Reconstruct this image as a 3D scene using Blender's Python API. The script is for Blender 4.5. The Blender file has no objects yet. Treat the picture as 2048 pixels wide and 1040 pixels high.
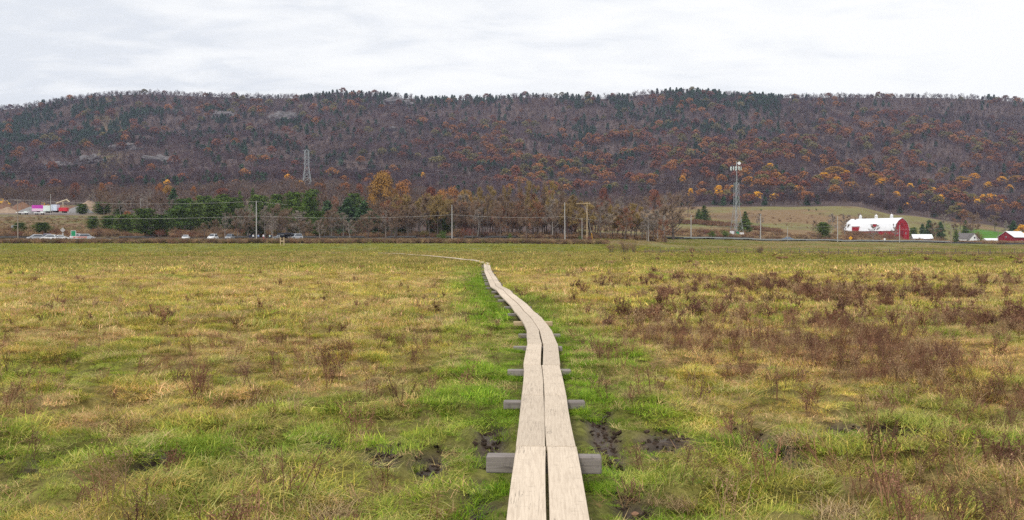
import bpy, bmesh, math, random
import numpy as np
from mathutils import Vector, Matrix, noise as mnoise

sc = bpy.context.scene
C = sc.collection
R = math.radians
F = 1990.0                       # focal length in photo pixels (2048 wide)
CAMZ = 1.88
HOR = 490.0
PITCH = math.atan((520 - HOR) / F)

# ------------------------------------------------------------------ camera
cd = bpy.data.cameras.new('camera')
cam = bpy.data.objects.new('camera', cd)
C.objects.link(cam)
cam.location = (0, 0, CAMZ)
cam.rotation_euler = (math.pi / 2 - PITCH, 0, 0)
cd.sensor_width = 36.0
cd.lens = 36.0 * F / 2048.0
cd.clip_start = 0.05
cd.clip_end = 20000
sc.camera = cam

# ------------------------------------------------------------------ world: overcast sky
SUN_EL, SUN_AZ = R(48), R(-150)
w = bpy.data.worlds.new("World")
sc.world = w
w.use_nodes = True
nt = w.node_tree
nt.nodes.clear()
N = nt.nodes.new
L = nt.links.new
out = N('ShaderNodeOutputWorld')
bg = N('ShaderNodeBackground')
sky = N('ShaderNodeTexSky')
sky.sky_type = 'NISHITA'
sky.sun_disc = False
sky.sun_elevation = SUN_EL
sky.sun_rotation = SUN_AZ
tc = N('ShaderNodeTexCoord')
sep = N('ShaderNodeSeparateXYZ')
L(tc.outputs['Generated'], sep.inputs[0])
mz = N('ShaderNodeMath'); mz.operation = 'MAXIMUM'; mz.inputs[1].default_value = 0.0
L(sep.outputs['Z'], mz.inputs[0])
mz2 = N('ShaderNodeMath'); mz2.operation = 'ADD'; mz2.inputs[1].default_value = 0.10
L(mz.outputs[0], mz2.inputs[0])
dx = N('ShaderNodeMath'); dx.operation = 'DIVIDE'; L(sep.outputs['X'], dx.inputs[0]); L(mz2.outputs[0], dx.inputs[1])
dy = N('ShaderNodeMath'); dy.operation = 'DIVIDE'; L(sep.outputs['Y'], dy.inputs[0]); L(mz2.outputs[0], dy.inputs[1])
cmb = N('ShaderNodeCombineXYZ'); L(dx.outputs[0], cmb.inputs[0]); L(dy.outputs[0], cmb.inputs[1])
mp = N('ShaderNodeMapping'); mp.inputs['Rotation'].default_value = (0, 0, R(22)); mp.inputs['Scale'].default_value = (1.7, 2.4, 1)
mp.inputs['Location'].default_value = (3.1, 0.7, 0)
L(cmb.outputs[0], mp.inputs[0])
n1 = N('ShaderNodeTexNoise'); n1.inputs['Scale'].default_value = 1.5; n1.inputs['Detail'].default_value = 7; n1.inputs['Roughness'].default_value = 0.58
n1.inputs['Distortion'].default_value = 0.35
L(mp.outputs[0], n1.inputs['Vector'])
n2 = N('ShaderNodeTexNoise'); n2.inputs['Scale'].default_value = 0.33; n2.inputs['Detail'].default_value = 4
mp2 = N('ShaderNodeMapping'); mp2.inputs['Location'].default_value = (1.7, 5.2, 2.0)
L(cmb.outputs[0], mp2.inputs[0]); L(mp2.outputs[0], n2.inputs['Vector'])
# breaks in the layer are commoner towards the left (west) of the sky
az = N('ShaderNodeMath'); az.operation = 'MULTIPLY_ADD'; az.inputs[1].default_value = 0.34; az.inputs[2].default_value = 0.0
L(sep.outputs['X'], az.inputs[0])
s1 = N('ShaderNodeMath'); s1.operation = 'MULTIPLY_ADD'; s1.inputs[1].default_value = 0.7
L(n2.outputs['Fac'], s1.inputs[0]); L(n1.outputs['Fac'], s1.inputs[2])
s2 = N('ShaderNodeMath'); s2.operation = 'ADD'; L(s1.outputs[0], s2.inputs[0]); L(az.outputs[0], s2.inputs[1])
cr = N('ShaderNodeValToRGB')
cr.color_ramp.elements[0].position = 0.60; cr.color_ramp.elements[0].color = (7.15, 7.4, 7.8, 1)
cr.color_ramp.elements[1].position = 0.97; cr.color_ramp.elements[1].color = (9.2, 9.2, 9.2, 1)
e = cr.color_ramp.elements.new(0.80); e.color = (8.55, 8.62, 8.7, 1)
L(s2.outputs[0], cr.inputs[0])
mixs = N('ShaderNodeMix'); mixs.data_type = 'RGBA'; mixs.inputs[0].default_value = 0.94
L(sky.outputs[0], mixs.inputs[6]); L(cr.outputs[0], mixs.inputs[7])
L(mixs.outputs[2], bg.inputs[0])
bg.inputs[1].default_value = 0.10
L(bg.outputs[0], out.inputs[0])

# ------------------------------------------------------------------ sun (overcast)
sl = bpy.data.lights.new('sun', 'SUN')
sl.energy = 1.5
sl.angle = R(11)
sl.color = (1.0, 0.96, 0.9)
so = bpy.data.objects.new('sun', sl)
C.objects.link(so)
sd = Vector((math.sin(SUN_AZ) * math.cos(SUN_EL), math.cos(SUN_AZ) * math.cos(SUN_EL), math.sin(SUN_EL)))
so.rotation_euler = sd.to_track_quat('Z', 'Y').to_euler()

sc.view_settings.view_transform = 'Standard'
sc.view_settings.look = 'None'
sc.view_settings.exposure = 0.28
sc.view_settings.gamma = 1.0
sc.render.engine = 'CYCLES'
sc.cycles.max_bounces = 5
sc.cycles.diffuse_bounces = 3
sc.cycles.glossy_bounces = 2
sc.cycles.transmission_bounces = 2
sc.cycles.volume_bounces = 0
sc.cycles.use_denoising = False
sc.cycles.denoiser = 'OPENIMAGEDENOISE'
sc.cycles.denoising_input_passes = 'RGB_ALBEDO_NORMAL'

rng = np.random.default_rng(7)
random.seed(11)

# ================================================================== numeric helpers
def hsh(ix, iy, seed):
    v = np.sin(ix * 127.1 + iy * 311.7 + seed * 74.7) * 43758.5453
    return v - np.floor(v)

def vn(x, y, seed=0):
    x = np.asarray(x, float); y = np.asarray(y, float)
    ix = np.floor(x); iy = np.floor(y)
    fx = x - ix; fy = y - iy
    fx = fx * fx * (3 - 2 * fx); fy = fy * fy * (3 - 2 * fy)
    a = hsh(ix, iy, seed); b = hsh(ix + 1, iy, seed); c = hsh(ix, iy + 1, seed); d = hsh(ix + 1, iy + 1, seed)
    return (a * (1 - fx) + b * fx) * (1 - fy) + (c * (1 - fx) + d * fx) * fy

def fbm(x, y, seed=0, oct=4):
    t = 0; a = 0.5; s = 0
    for i in range(oct):
        t = t + a * vn(x * 2 ** i, y * 2 ** i, seed + i * 3.1); s += a; a *= 0.5
    return t / s

def sstep(a, b, v):
    t = np.clip((np.asarray(v, float) - a) / (b - a), 0, 1)
    return t * t * (3 - 2 * t)

def P(px, py, d):
    """world point seen at photo pixel (px, py) at ground distance d"""
    v = (520 - py) / F
    cp, sp = math.cos(PITCH), math.sin(PITCH)
    y = cp + v * sp; z = -sp + v * cp; x = (px - 1024) / F
    k = d / y
    return Vector((x * k, d, CAMZ + z * k))

def X(px, d):
    return (px - 1024) / F * d

# ================================================================== terrain
DD = np.array([0, 190, 215, 270, 290, 330, 400, 450, 550, 700, 780], float)
PXC = np.array([-900, 0, 150, 350, 500, 620, 800, 1000, 1200, 1400, 1600, 1700, 1800, 1950, 2048, 2900], float)
# photo rows of the ground at d = 270, 290, 330, 400, 450, 550, 700, 780 for each column
ROWS = np.array([
    [488.5, 480, 476, 458, 436, 428, 412, 406],
    [488.5, 480, 475, 455, 428, 424, 404, 400],
    [488.5, 480, 475, 456, 430, 422, 404, 398],
    [488.5, 480, 475, 461, 444, 425, 402, 394],
    [488.5, 480, 475, 462, 446, 424, 397, 388],
    [488.5, 480, 475, 462, 446, 415, 388, 384],
    [488.5, 480, 475, 464, 455, 438, 405, 398],
    [488.5, 481, 476, 468, 462, 452, 430, 414],
    [490, 484, 478, 472, 463, 450, 429, 417],
    [499, 496, 489, 477, 469, 446, 414, 410],
    [501, 499, 494, 482.5, 477, 456, 413.5, 408],
    [501, 499, 495, 484, 480, 466, 413, 408],
    [502, 500, 496, 486.5, 484, 481, 431, 424],
    [503, 501, 497, 489, 487, 485, 448, 440],
    [503, 501, 498, 490, 488, 486, 462, 452],
    [503, 501, 498, 491, 489, 487, 470, 460]], float)
RIDX = np.array([-1400, -700, -200, 0, 60, 130, 200, 280, 400, 500, 600, 680, 760, 850, 950, 1050, 1150, 1200, 1300, 1370, 1450, 1550, 1650, 1750, 1850, 1900, 1950, 2048, 2300, 2700, 3400], float)
RIDY = np.array([330, 270, 226, 208, 202, 190, 180, 176, 180, 184, 184, 178, 180, 188, 188, 182, 184, 186, 176, 172, 178, 184, 182, 183, 183, 184, 186, 192, 210, 240, 330], float)
D0, D1 = 780.0, 1700.0
ZT = np.zeros((len(PXC), len(DD)))
for i in range(len(PXC)):
    for j in range(3, len(DD)):
        ZT[i, j] = CAMZ + (HOR - ROWS[i, j - 3]) * DD[j] / F

def hbase(x, y):
    x = np.asarray(x, float); y = np.asarray(y, float)
    yy = np.maximum(y, 60.0)
    px = 1024 + F * x / yy
    pc = np.clip(px, PXC[0], PXC[-1])
    dcl = np.clip(y, 0, 780)
    ii = np.clip(np.searchsorted(PXC, pc, side='right') - 1, 0, len(PXC) - 2)
    jj = np.clip(np.searchsorted(DD, dcl, side='right') - 1, 0, len(DD) - 2)
    a = (pc - PXC[ii]) / (PXC[ii + 1] - PXC[ii]); a = a * a * (3 - 2 * a)
    b = (dcl - DD[jj]) / (DD[jj + 1] - DD[jj])
    z = (ZT[ii, jj] * (1 - a) + ZT[ii + 1, jj] * a) * (1 - b) + (ZT[ii, jj + 1] * (1 - a) + ZT[ii + 1, jj + 1] * a) * b
    # mountain
    zr = CAMZ + (HOR - (np.interp(px, RIDX, RIDY) + 13)) * D1 / F
    t = np.clip((y - D0) / (D1 - D0), 0, 1)
    row0 = HOR - (z - CAMZ) * F / np.maximum(dcl, 1)
    rowr = np.interp(px, RIDX, RIDY) + 13
    g = t ** 0.92
    row = row0 * (1 - g) + rowr * g
    zm = CAMZ + (HOR - row) * np.clip(y, D0, D1) / F
    bump = (fbm(x / 160, y / 230, 5, 4) - 0.5) * 34 * sstep(0.02, 0.3, t) * (1 - sstep(0.86, 1.0, t))
    ravine = -15 * np.abs(np.sin(px / 210 + fbm(x / 300, y / 300, 9) * 5)) ** 6 * sstep(0.05, .4, t) * (1 - sstep(.8, 1, t))
    zm = zm + bump + ravine
    zm = np.where(y > D1, zr - (y - D1) * 0.22, zm)
    z = np.where(y > D0, zm, z)
    return z

MUD = [(-5, 30, 905, 10), (285, 350, 908, 14), (640, 690, 900, 10), (740, 800, 903, 9), (835, 905, 908, 16), (950, 1005, 893, 16),
       (1178, 1240, 885, 26), (1290, 1405, 886, 13), (1490, 1575, 893, 22), (1645, 1785, 876, 13), (1900, 1990, 876, 12),
       (930, 985, 985, 13), (1240, 1290, 1000, 20), (20, 70, 935, 10), (1180, 1205, 850, 10)]
MUDW = []
for a, b, row, hh in MUD:
    d = CAMZ * F / (row - HOR); cx = X((a + b) / 2, d); rx = abs(X(b, d) - X(a, d)) / 2; ry = d - CAMZ * F / (row + hh - HOR)
    MUDW.append((cx, d - .05, max(rx, .1) * 1.2, max(ry * 2.4, .68)))

def mud(x, y):
    m = np.zeros(np.shape(x))
    wob = (fbm(np.asarray(x) * 4, np.asarray(y) * 4, 31, 3) - .5) * 1.3
    for cx, cy, rx, ry in MUDW:
        r = np.sqrt(((x - cx) / rx) ** 2 + ((y - cy) / ry) ** 2)
        m = np.maximum(m, 1 - sstep(0.75, 1.15, r + wob))
    return m

# ------------------------------------------------------------------ boardwalk centre line (x, y)
PATH = [(0.16, 2.6), (0.19, 5.15), (0.272, 7.9), (0.345, 10.6), (0.40, 13.3), (0.50, 16.2), (0.53, 19.1), (0.43, 22.2), (0.20, 27.9),
        (-0.02, 31.5), (-0.33, 36.9), (-0.66, 41.0), (-0.95, 49.0), (-1.55, 64.0), (-2.2, 86.0), (-3.6, 101), (-7.0, 119.7), (-12.2, 147), (-20.9, 184), (-28.6, 207)]
PA = np.array(PATH)

def pathdist(x, y):
    x = np.asarray(x, float); y = np.asarray(y, float)
    best = np.full(x.shape, 1e9); side = np.zeros(x.shape)
    for (ax, ay), (bx, by) in zip(PATH[:-1], PATH[1:]):
        vx, vy = bx - ax, by - ay; l2 = vx * vx + vy * vy
        t = np.clip(((x - ax) * vx + (y - ay) * vy) / l2, 0, 1)
        qx = x - (ax + t * vx); qy = y - (ay + t * vy)
        d = np.hypot(qx, qy); s = np.where(vx * qy - vy * qx > 0, 1, -1)   # +1 = left of travel
        side = np.where(d < best, s, side); best = np.minimum(best, d)
    return best, side

def H(x, y):
    x = np.asarray(x, float); y = np.asarray(y, float)
    z = hbase(x, y)
    near = 1 - sstep(60, 140, y)
    mic = (fbm(x * 1.6, y * 1.6, 1, 3) - .5) * 0.17 + (fbm(x * .28, y * .28, 2, 2) - .5) * 0.22
    pd, _ = pathdist(x, y)
    mic = mic + (sstep(.40, .78, vn(x * 2.6, y * 2.2, 6)) - .4) * .12 + (vn(x * 5.5, y * 5, 8) - .5) * .05
    flat = sstep(0.2, 1.0, pd) * .8 + .2
    z = z + mic * near * flat
    z = z + .115 * (1 - sstep(.5, 2.2, pd)) * sstep(8.6, 10.0, y) * (1 - sstep(15, 25, y))
    z = z - mud(x, y) * 0.10 * (y < 20)
    big = (fbm(x / 23, y / 23, 3, 3) - .5) * 0.9 * sstep(300, 420, y)
    return z + big

def lin(r, g, b):
    f = lambda c: ((c / 255) / 12.92) if c / 255 < .04045 else (((c / 255) + .055) / 1.055) ** 2.4
    return np.array([f(r), f(g), f(b)])

GREEN = np.array([0.190, 0.315, 0.023]); YEL = np.array([0.52, 0.43, 0.105]); TAN = np.array([0.60, 0.43, 0.215])
BROWN = np.array([0.27, 0.155, 0.080]); MUDC = np.array([0.066, 0.045, 0.032]); OLIVE = np.array([0.34, 0.325, 0.055])

def mix(a, b, t):
    t = np.asarray(t)[..., None]
    return a * (1 - t) + b * t

def weedden(x, y):
    """how much of the field is brown dried weed"""
    px = 1024 + F * x / np.maximum(y, 1)
    r = sstep(1130, 1480, px) * sstep(9.5, 14, y) * (1 - sstep(34, 62, y))
    n = fbm(x * .35, y * .22, 41, 3)
    n2 = fbm(x * .9, y * .6, 43, 2)
    streak = sstep(.50, .62, n)
    l = 0.05 * sstep(.57, .68, n)
    far = 0.28 * sstep(.5, .62, fbm(x / 16, y / 9, 45, 3)) * sstep(70, 110, y) * (1 - sstep(150, 200, y))
    corner = 0.36 * sstep(1650, 1950, px) * (1 - sstep(8.5, 10.5, y)) + 0.28 * (px < 560) * (1 - sstep(8, 9.0, y)) * sstep(60, 200, px)
    corner = corner + 0.35 * sstep(1350, 1450, px) * (1 - sstep(8.2, 9.4, y))
    return np.clip((r * (0.12 + 0.9 * streak) + l * (1 - r) + far + corner) * (0.45 + n2), 0, 1)

def fieldcol(x, y, jit=0.0):
    x = np.asarray(x, float); y = np.asarray(y, float)
    px = 1024 + F * x / np.maximum(y, 1)
    pd, side = pathdist(x, y)
    sm_ = 1 - sstep(25, 60, y)
    a = fbm(x * .55 + 7, y * .42, 11, 4) * (1 - .5 * sm_) + fbm(x * 2.4, y * 2.0, 12, 3) * .5 * sm_ + jit
    b = fbm(x * .13, y * .10, 15, 3)
    # far: horizontally banded
    farb = fbm(x / 45, y / 17, 19, 3)
    c = mix(OLIVE, YEL, sstep(.36, .60, a * .7 + b * .3 + sstep(14, 50, y) * .13))
    t = fbm(x * .8, y * .6 + 4, 23, 3) * (1 - .55 * sm_) + fbm(x * 2.9, y * 2.3, 24, 3) * .55 * sm_ + jit
    c = mix(c, TAN, sstep(.44, .60, t) * .85)
    c = mix(c, BROWN * 1.2, sstep(.60, .74, fbm(x * 1.7, y * 1.4, 33, 3) + jit) * .6)
    g = fbm(x * .45 + 3, y * .35, 27, 3) * (1 - .45 * sm_) + fbm(x * 2.1, y * 1.8, 28, 3) * .45 * sm_ + jit * .7
    gw = sstep(.53, .63, g + 0.02 * (1 - sstep(9, 14, y)) - .12 * sstep(11, 30, y))
    lush = (1 - sstep(.5, 2.0, pd + (g - .5) * 2.2)) * (1 - sstep(25, 60, y)) * .95
    lane = (side > 0) * (1 - sstep(.7, 2.1 + y * .012, pd + (g - .5) * 1.5)) * sstep(15, 22, y) * (1 - sstep(75, 96, y)) * .95
    mudline = np.exp(-((y - 9.2) / 1.0) ** 2) * .85 * sstep(.42, .6, g + .08)
    c = mix(c, GREEN, np.clip(np.maximum.reduce([gw * .62, lush, lane, mudline]), 0, 1))
    fc = mix(YEL * np.array([.90, .88, 1.1]), OLIVE * 1.02, sstep(.40, .6, farb))
    fc = mix(fc, TAN * .85, sstep(.52, .7, fbm(x / 30, y / 9, 29, 3)) * .6)
    fc = mix(fc, OLIVE * np.array([1.02, 1.02, 1.0]), sstep(205, 235, y) * .9)
    c = mix(c * 1.06, fc * .80, sstep(45, 110, y))
    wd = weedden(x, y)
    c = mix(c, BROWN * 1.25, wd * .5)
    return c, px, pd

def groundcol(x, y):
    c, px, pd = fieldcol(x, y)
    c = c * .25 + np.array([.085, .060, .028])
    c = mix(c, (c + 0) * np.array([1.0, .98, .95]), np.ones(np.shape(x)) * .5)
    c = mix(c, MUDC * (0.8 + .5 * vn(x * 9, y * 9, 3)[..., None]), mud(x, y) * (y < 20))
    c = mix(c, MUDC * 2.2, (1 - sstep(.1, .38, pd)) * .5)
    far = y > 215
    # right hand meadow behind the fence
    n = fbm(x / 9, y / 14, 51, 4)
    rm = mix(np.array([.25, .21, .08]), np.array([.185, .185, .05]), sstep(.4, .6, n))
    rm = mix(rm, np.array([.24, .175, .09]), (1 - sstep(210, 240, y)) * .6)
    c = mix(c, rm, sstep(1190, 1300, px) * sstep(180, 200, y))
    lawn = mix(np.array([.19, .21, .05]), np.array([.25, .23, .08]), sstep(.4, .65, n))
    c = mix(c, lawn, (1 - sstep(1190, 1300, px)) * sstep(215, 235, y))
    # verge, litter
    lit = mix(np.array([.13, .085, .05]), np.array([.20, .15, .075]), sstep(.38, .62, fbm(x / 12, y / 12, 53, 4)))
    c = mix(c, lit, sstep(274, 282, y) * (1 - sstep(1250, 1330, px)))
    c = mix(c, lit * 1.15, sstep(405, 420, y) * sstep(1250, 1330, px))
    gravel = np.array([.26, .235, .20])
    c = mix(c, gravel, sstep(281, 285, y) * (1 - sstep(300, 306, y)) * (1 - sstep(640, 700, px)))
    # left slope under the yard
    sl_ = mix(np.array([.17, .155, .06]), np.array([.20, .13, .08]), sstep(.38, .62, fbm(x / 15, y / 10, 55, 4)))
    c = mix(c, sl_, sstep(330, 350, y) * (1 - sstep(200, 260, px)))
    yard = mix(np.array([.20, .18, .17]), np.array([.26, .20, .15]), sstep(.4, .6, fbm(x / 10, y / 10, 57, 3)))
    c = mix(c, yard, sstep(446, 454, y) * (1 - sstep(600, 640, y)) * (1 - sstep(150, 200, px)))
    # pasture
    pn = fbm(x / 40, y / 50, 59, 5)
    pa = mix(np.array([.21, .185, .07]), np.array([.235, .155, .08]), sstep(.42, .58, pn))
    pa = mix(pa, np.array([.15, .10, .06]), sstep(.55, .66, fbm(x / 18, y / 26, 67, 4)) * .6)
    pa = mix(pa, np.array([.155, .165, .05]), sstep(.55, .7, fbm(x / 60, y / 60, 61, 4)) * .8)
    pt = sstep(1120, 1180, px) * sstep(430, 450, y) * (1 - sstep(700, 712, y))
    c = mix(c, pa, pt)
    c = mix(c, np.array([.085, .21, .02]), sstep(1925, 1940, px) * sstep(555, 565, y) * (1 - sstep(640, 650, y)))
    # mountain floor
    mf = mix(np.array([.10, .068, .058]), np.array([.135, .096, .084]), sstep(.4, .62, fbm(x / 25, y / 40, 63, 4)))
    c = mix(c, mf, sstep(700, 712, y) * (px > 1150) + (px <= 1150) * sstep(330, 350, y) * sstep(200, 260, px) + (px <= 200) * sstep(630, 650, y) * 1.0)
    return np.clip(c, 0, 1)

# ================================================================== materials
def newmat(name, rough=0.85, spec=0.2):
    m = bpy.data.materials.new(name); m.use_nodes = True
    b = m.node_tree.nodes['Principled BSDF']
    b.inputs['Roughness'].default_value = rough
    b.inputs['Specular IOR Level'].default_value = spec
    return m, m.node_tree, b

def mnode(t, kind, **kw):
    n = t.nodes.new(kind)
    for k, v in kw.items():
        if hasattr(n, k): setattr(n, k, v)
        else: n.inputs[k].default_value = v
    return n

def plain(name, col, rough=.6, spec=.3, var=.12, scale=3.0, metal=0.0):
    """painted or weathered surface with slight mottling"""
    m, t, b = newmat(name, rough, spec)
    tcn = mnode(t, 'ShaderNodeTexCoord')
    nn = mnode(t, 'ShaderNodeTexNoise'); nn.inputs['Scale'].default_value = scale; nn.inputs['Detail'].default_value = 6
    t.links.new(tcn.outputs['Object'], nn.inputs['Vector'])
    r = mnode(t, 'ShaderNodeValToRGB')
    r.color_ramp.elements[0].position = .3; r.color_ramp.elements[1].position = .72
    r.color_ramp.elements[0].color = tuple(c * (1 - var) for c in col) + (1,)
    r.color_ramp.elements[1].color = tuple(min(1, c * (1 + var)) for c in col) + (1,)
    t.links.new(nn.outputs['Fac'], r.inputs[0]); t.links.new(r.outputs[0], b.inputs['Base Color'])
    b.inputs['Metallic'].default_value = metal
    return m

def foliage(name, col, col2=None, inst=False, var=.35, rough=.8, noise_scale=.5, spec=.1):
    """leaf / twig material: colour varies by object and over the crown; inst=True takes the colour of the scattered point"""
    m, t, b = newmat(name, rough, spec)
    at = mnode(t, 'ShaderNodeAttribute', attribute_name='vv')
    if inst:
        ia = mnode(t, 'ShaderNodeAttribute', attribute_name='icol'); ia.attribute_type = 'INSTANCER'
        base = ia.outputs['Color']
    else:
        oi = mnode(t, 'ShaderNodeObjectInfo')
        mx = mnode(t, 'ShaderNodeMix'); mx.data_type = 'RGBA'
        mx.inputs[6].default_value = tuple(col) + (1,); mx.inputs[7].default_value = tuple(col2 or col) + (1,)
        nn = mnode(t, 'ShaderNodeTexNoise'); nn.inputs['Scale'].default_value = noise_scale
        tcn = mnode(t, 'ShaderNodeTexCoord'); t.links.new(tcn.outputs['Object'], nn.inputs['Vector'])
        ad = mnode(t, 'ShaderNodeMath', operation='ADD')
        t.links.new(oi.outputs['Random'], ad.inputs[0]); t.links.new(nn.outputs['Fac'], ad.inputs[1])
        sb = mnode(t, 'ShaderNodeMath', operation='SUBTRACT'); sb.use_clamp = True
        t.links.new(ad.outputs[0], sb.inputs[0]); sb.inputs[1].default_value = .5
        t.links.new(sb.outputs[0], mx.inputs[0])
        base = mx.outputs[2]
    hv = mnode(t, 'ShaderNodeMapRange')
    hv.inputs['To Min'].default_value = 1 - var; hv.inputs['To Max'].default_value = 1 + var
    t.links.new(at.outputs['Fac'], hv.inputs['Value'])
    vm = mnode(t, 'ShaderNodeVectorMath', operation='SCALE')
    t.links.new(base, vm.inputs[0]); t.links.new(hv.outputs[0], vm.inputs['Scale'])
    t.links.new(vm.outputs[0], b.inputs['Base Color'])
    return m

def grassmat(name):
    """blades: colour of the scattered point, each blade drifting between fresh green and straw"""
    m, t, b = newmat(name, .7, .15)
    ia = mnode(t, 'ShaderNodeAttribute', attribute_name='icol'); ia.attribute_type = 'INSTANCER'
    at = mnode(t, 'ShaderNodeAttribute', attribute_name='vv')
    r = mnode(t, 'ShaderNodeValToRGB')
    els = r.color_ramp.elements
    els[0].position = 0.0; els[0].color = (.42, .56, .45, 1)
    els[1].position = 1.0; els[1].color = (2.05, 1.75, 2.2, 1)
    x = els.new(.35); x.color = (.80, 1.02, .7, 1)
    x = els.new(.6); x.color = (1.1, 1.08, 1.0, 1)
    x = els.new(.8); x.color = (1.45, 1.20, 1.35, 1)
    t.links.new(at.outputs['Fac'], r.inputs[0])
    mu = mnode(t, 'ShaderNodeMix'); mu.data_type = 'RGBA'; mu.blend_type = 'MULTIPLY'; mu.inputs[0].default_value = 1
    t.links.new(ia.outputs['Color'], mu.inputs[6]); t.links.new(r.outputs[0], mu.inputs[7])
    t.links.new(mu.outputs[2], b.inputs['Base Color'])
    tr = mnode(t, 'ShaderNodeBsdfTranslucent'); t.links.new(mu.outputs[2], tr.inputs[0])
    ms = mnode(t, 'ShaderNodeMixShader'); ms.inputs[0].default_value = .35
    t.links.new(b.outputs[0], ms.inputs[1]); t.links.new(tr.outputs[0], ms.inputs[2])
    t.links.new(ms.outputs[0], t.nodes['Material Output'].inputs[0])
    return m

# ground material: colour from the terrain's attribute, broken up by noise at several sizes
gm, t, b = newmat('ground_soil', .95, .1)
at = mnode(t, 'ShaderNodeAttribute', attribute_name='gcol')
geo = mnode(t, 'ShaderNodeNewGeometry')
prev = at.outputs['Color']
for scl, lo, hi in ((14.0, .55, 1.35), (1.9, .7, 1.28), (.17, .86, 1.14)):
    nn = mnode(t, 'ShaderNodeTexNoise'); nn.inputs['Scale'].default_value = scl; nn.inputs['Detail'].default_value = 5; nn.inputs['Roughness'].default_value = .65
    t.links.new(geo.outputs['Position'], nn.inputs['Vector'])
    mr = mnode(t, 'ShaderNodeMapRange'); mr.inputs['From Min'].default_value = .3; mr.inputs['From Max'].default_value = .7
    mr.inputs['To Min'].default_value = lo; mr.inputs['To Max'].default_value = hi
    t.links.new(nn.outputs['Fac'], mr.inputs['Value'])
    vm = mnode(t, 'ShaderNodeVectorMath', operation='SCALE'); t.links.new(prev, vm.inputs[0]); t.links.new(mr.outputs[0], vm.inputs['Scale'])
    prev = vm.outputs[0]
t.links.new(prev, b.inputs['Base Color'])
wt_ = mnode(t, 'ShaderNodeAttribute', attribute_name='wet')
wr = mnode(t, 'ShaderNodeMapRange'); wr.inputs['To Min'].default_value = .95; wr.inputs['To Max'].default_value = .55; t.links.new(wt_.outputs['Fac'], wr.inputs['Value']); t.links.new(wr.outputs[0], b.inputs['Roughness'])
ws = mnode(t, 'ShaderNodeMapRange'); ws.inputs['To Min'].default_value = .1; ws.inputs['To Max'].default_value = .3; t.links.new(wt_.outputs['Fac'], ws.inputs['Value']); t.links.new(ws.outputs[0], b.inputs['Specular IOR Level'])
bp = mnode(t, 'ShaderNodeBump'); bp.inputs['Strength'].default_value = .5; bp.inputs['Distance'].default_value = .05
nn = mnode(t, 'ShaderNodeTexNoise'); nn.inputs['Scale'].default_value = 18; nn.inputs['Detail'].default_value = 6
t.links.new(geo.outputs['Position'], nn.inputs['Vector']); t.links.new(nn.outputs['Fac'], bp.inputs['Height']); t.links.new(bp.outputs[0], b.inputs['Normal'])

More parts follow.
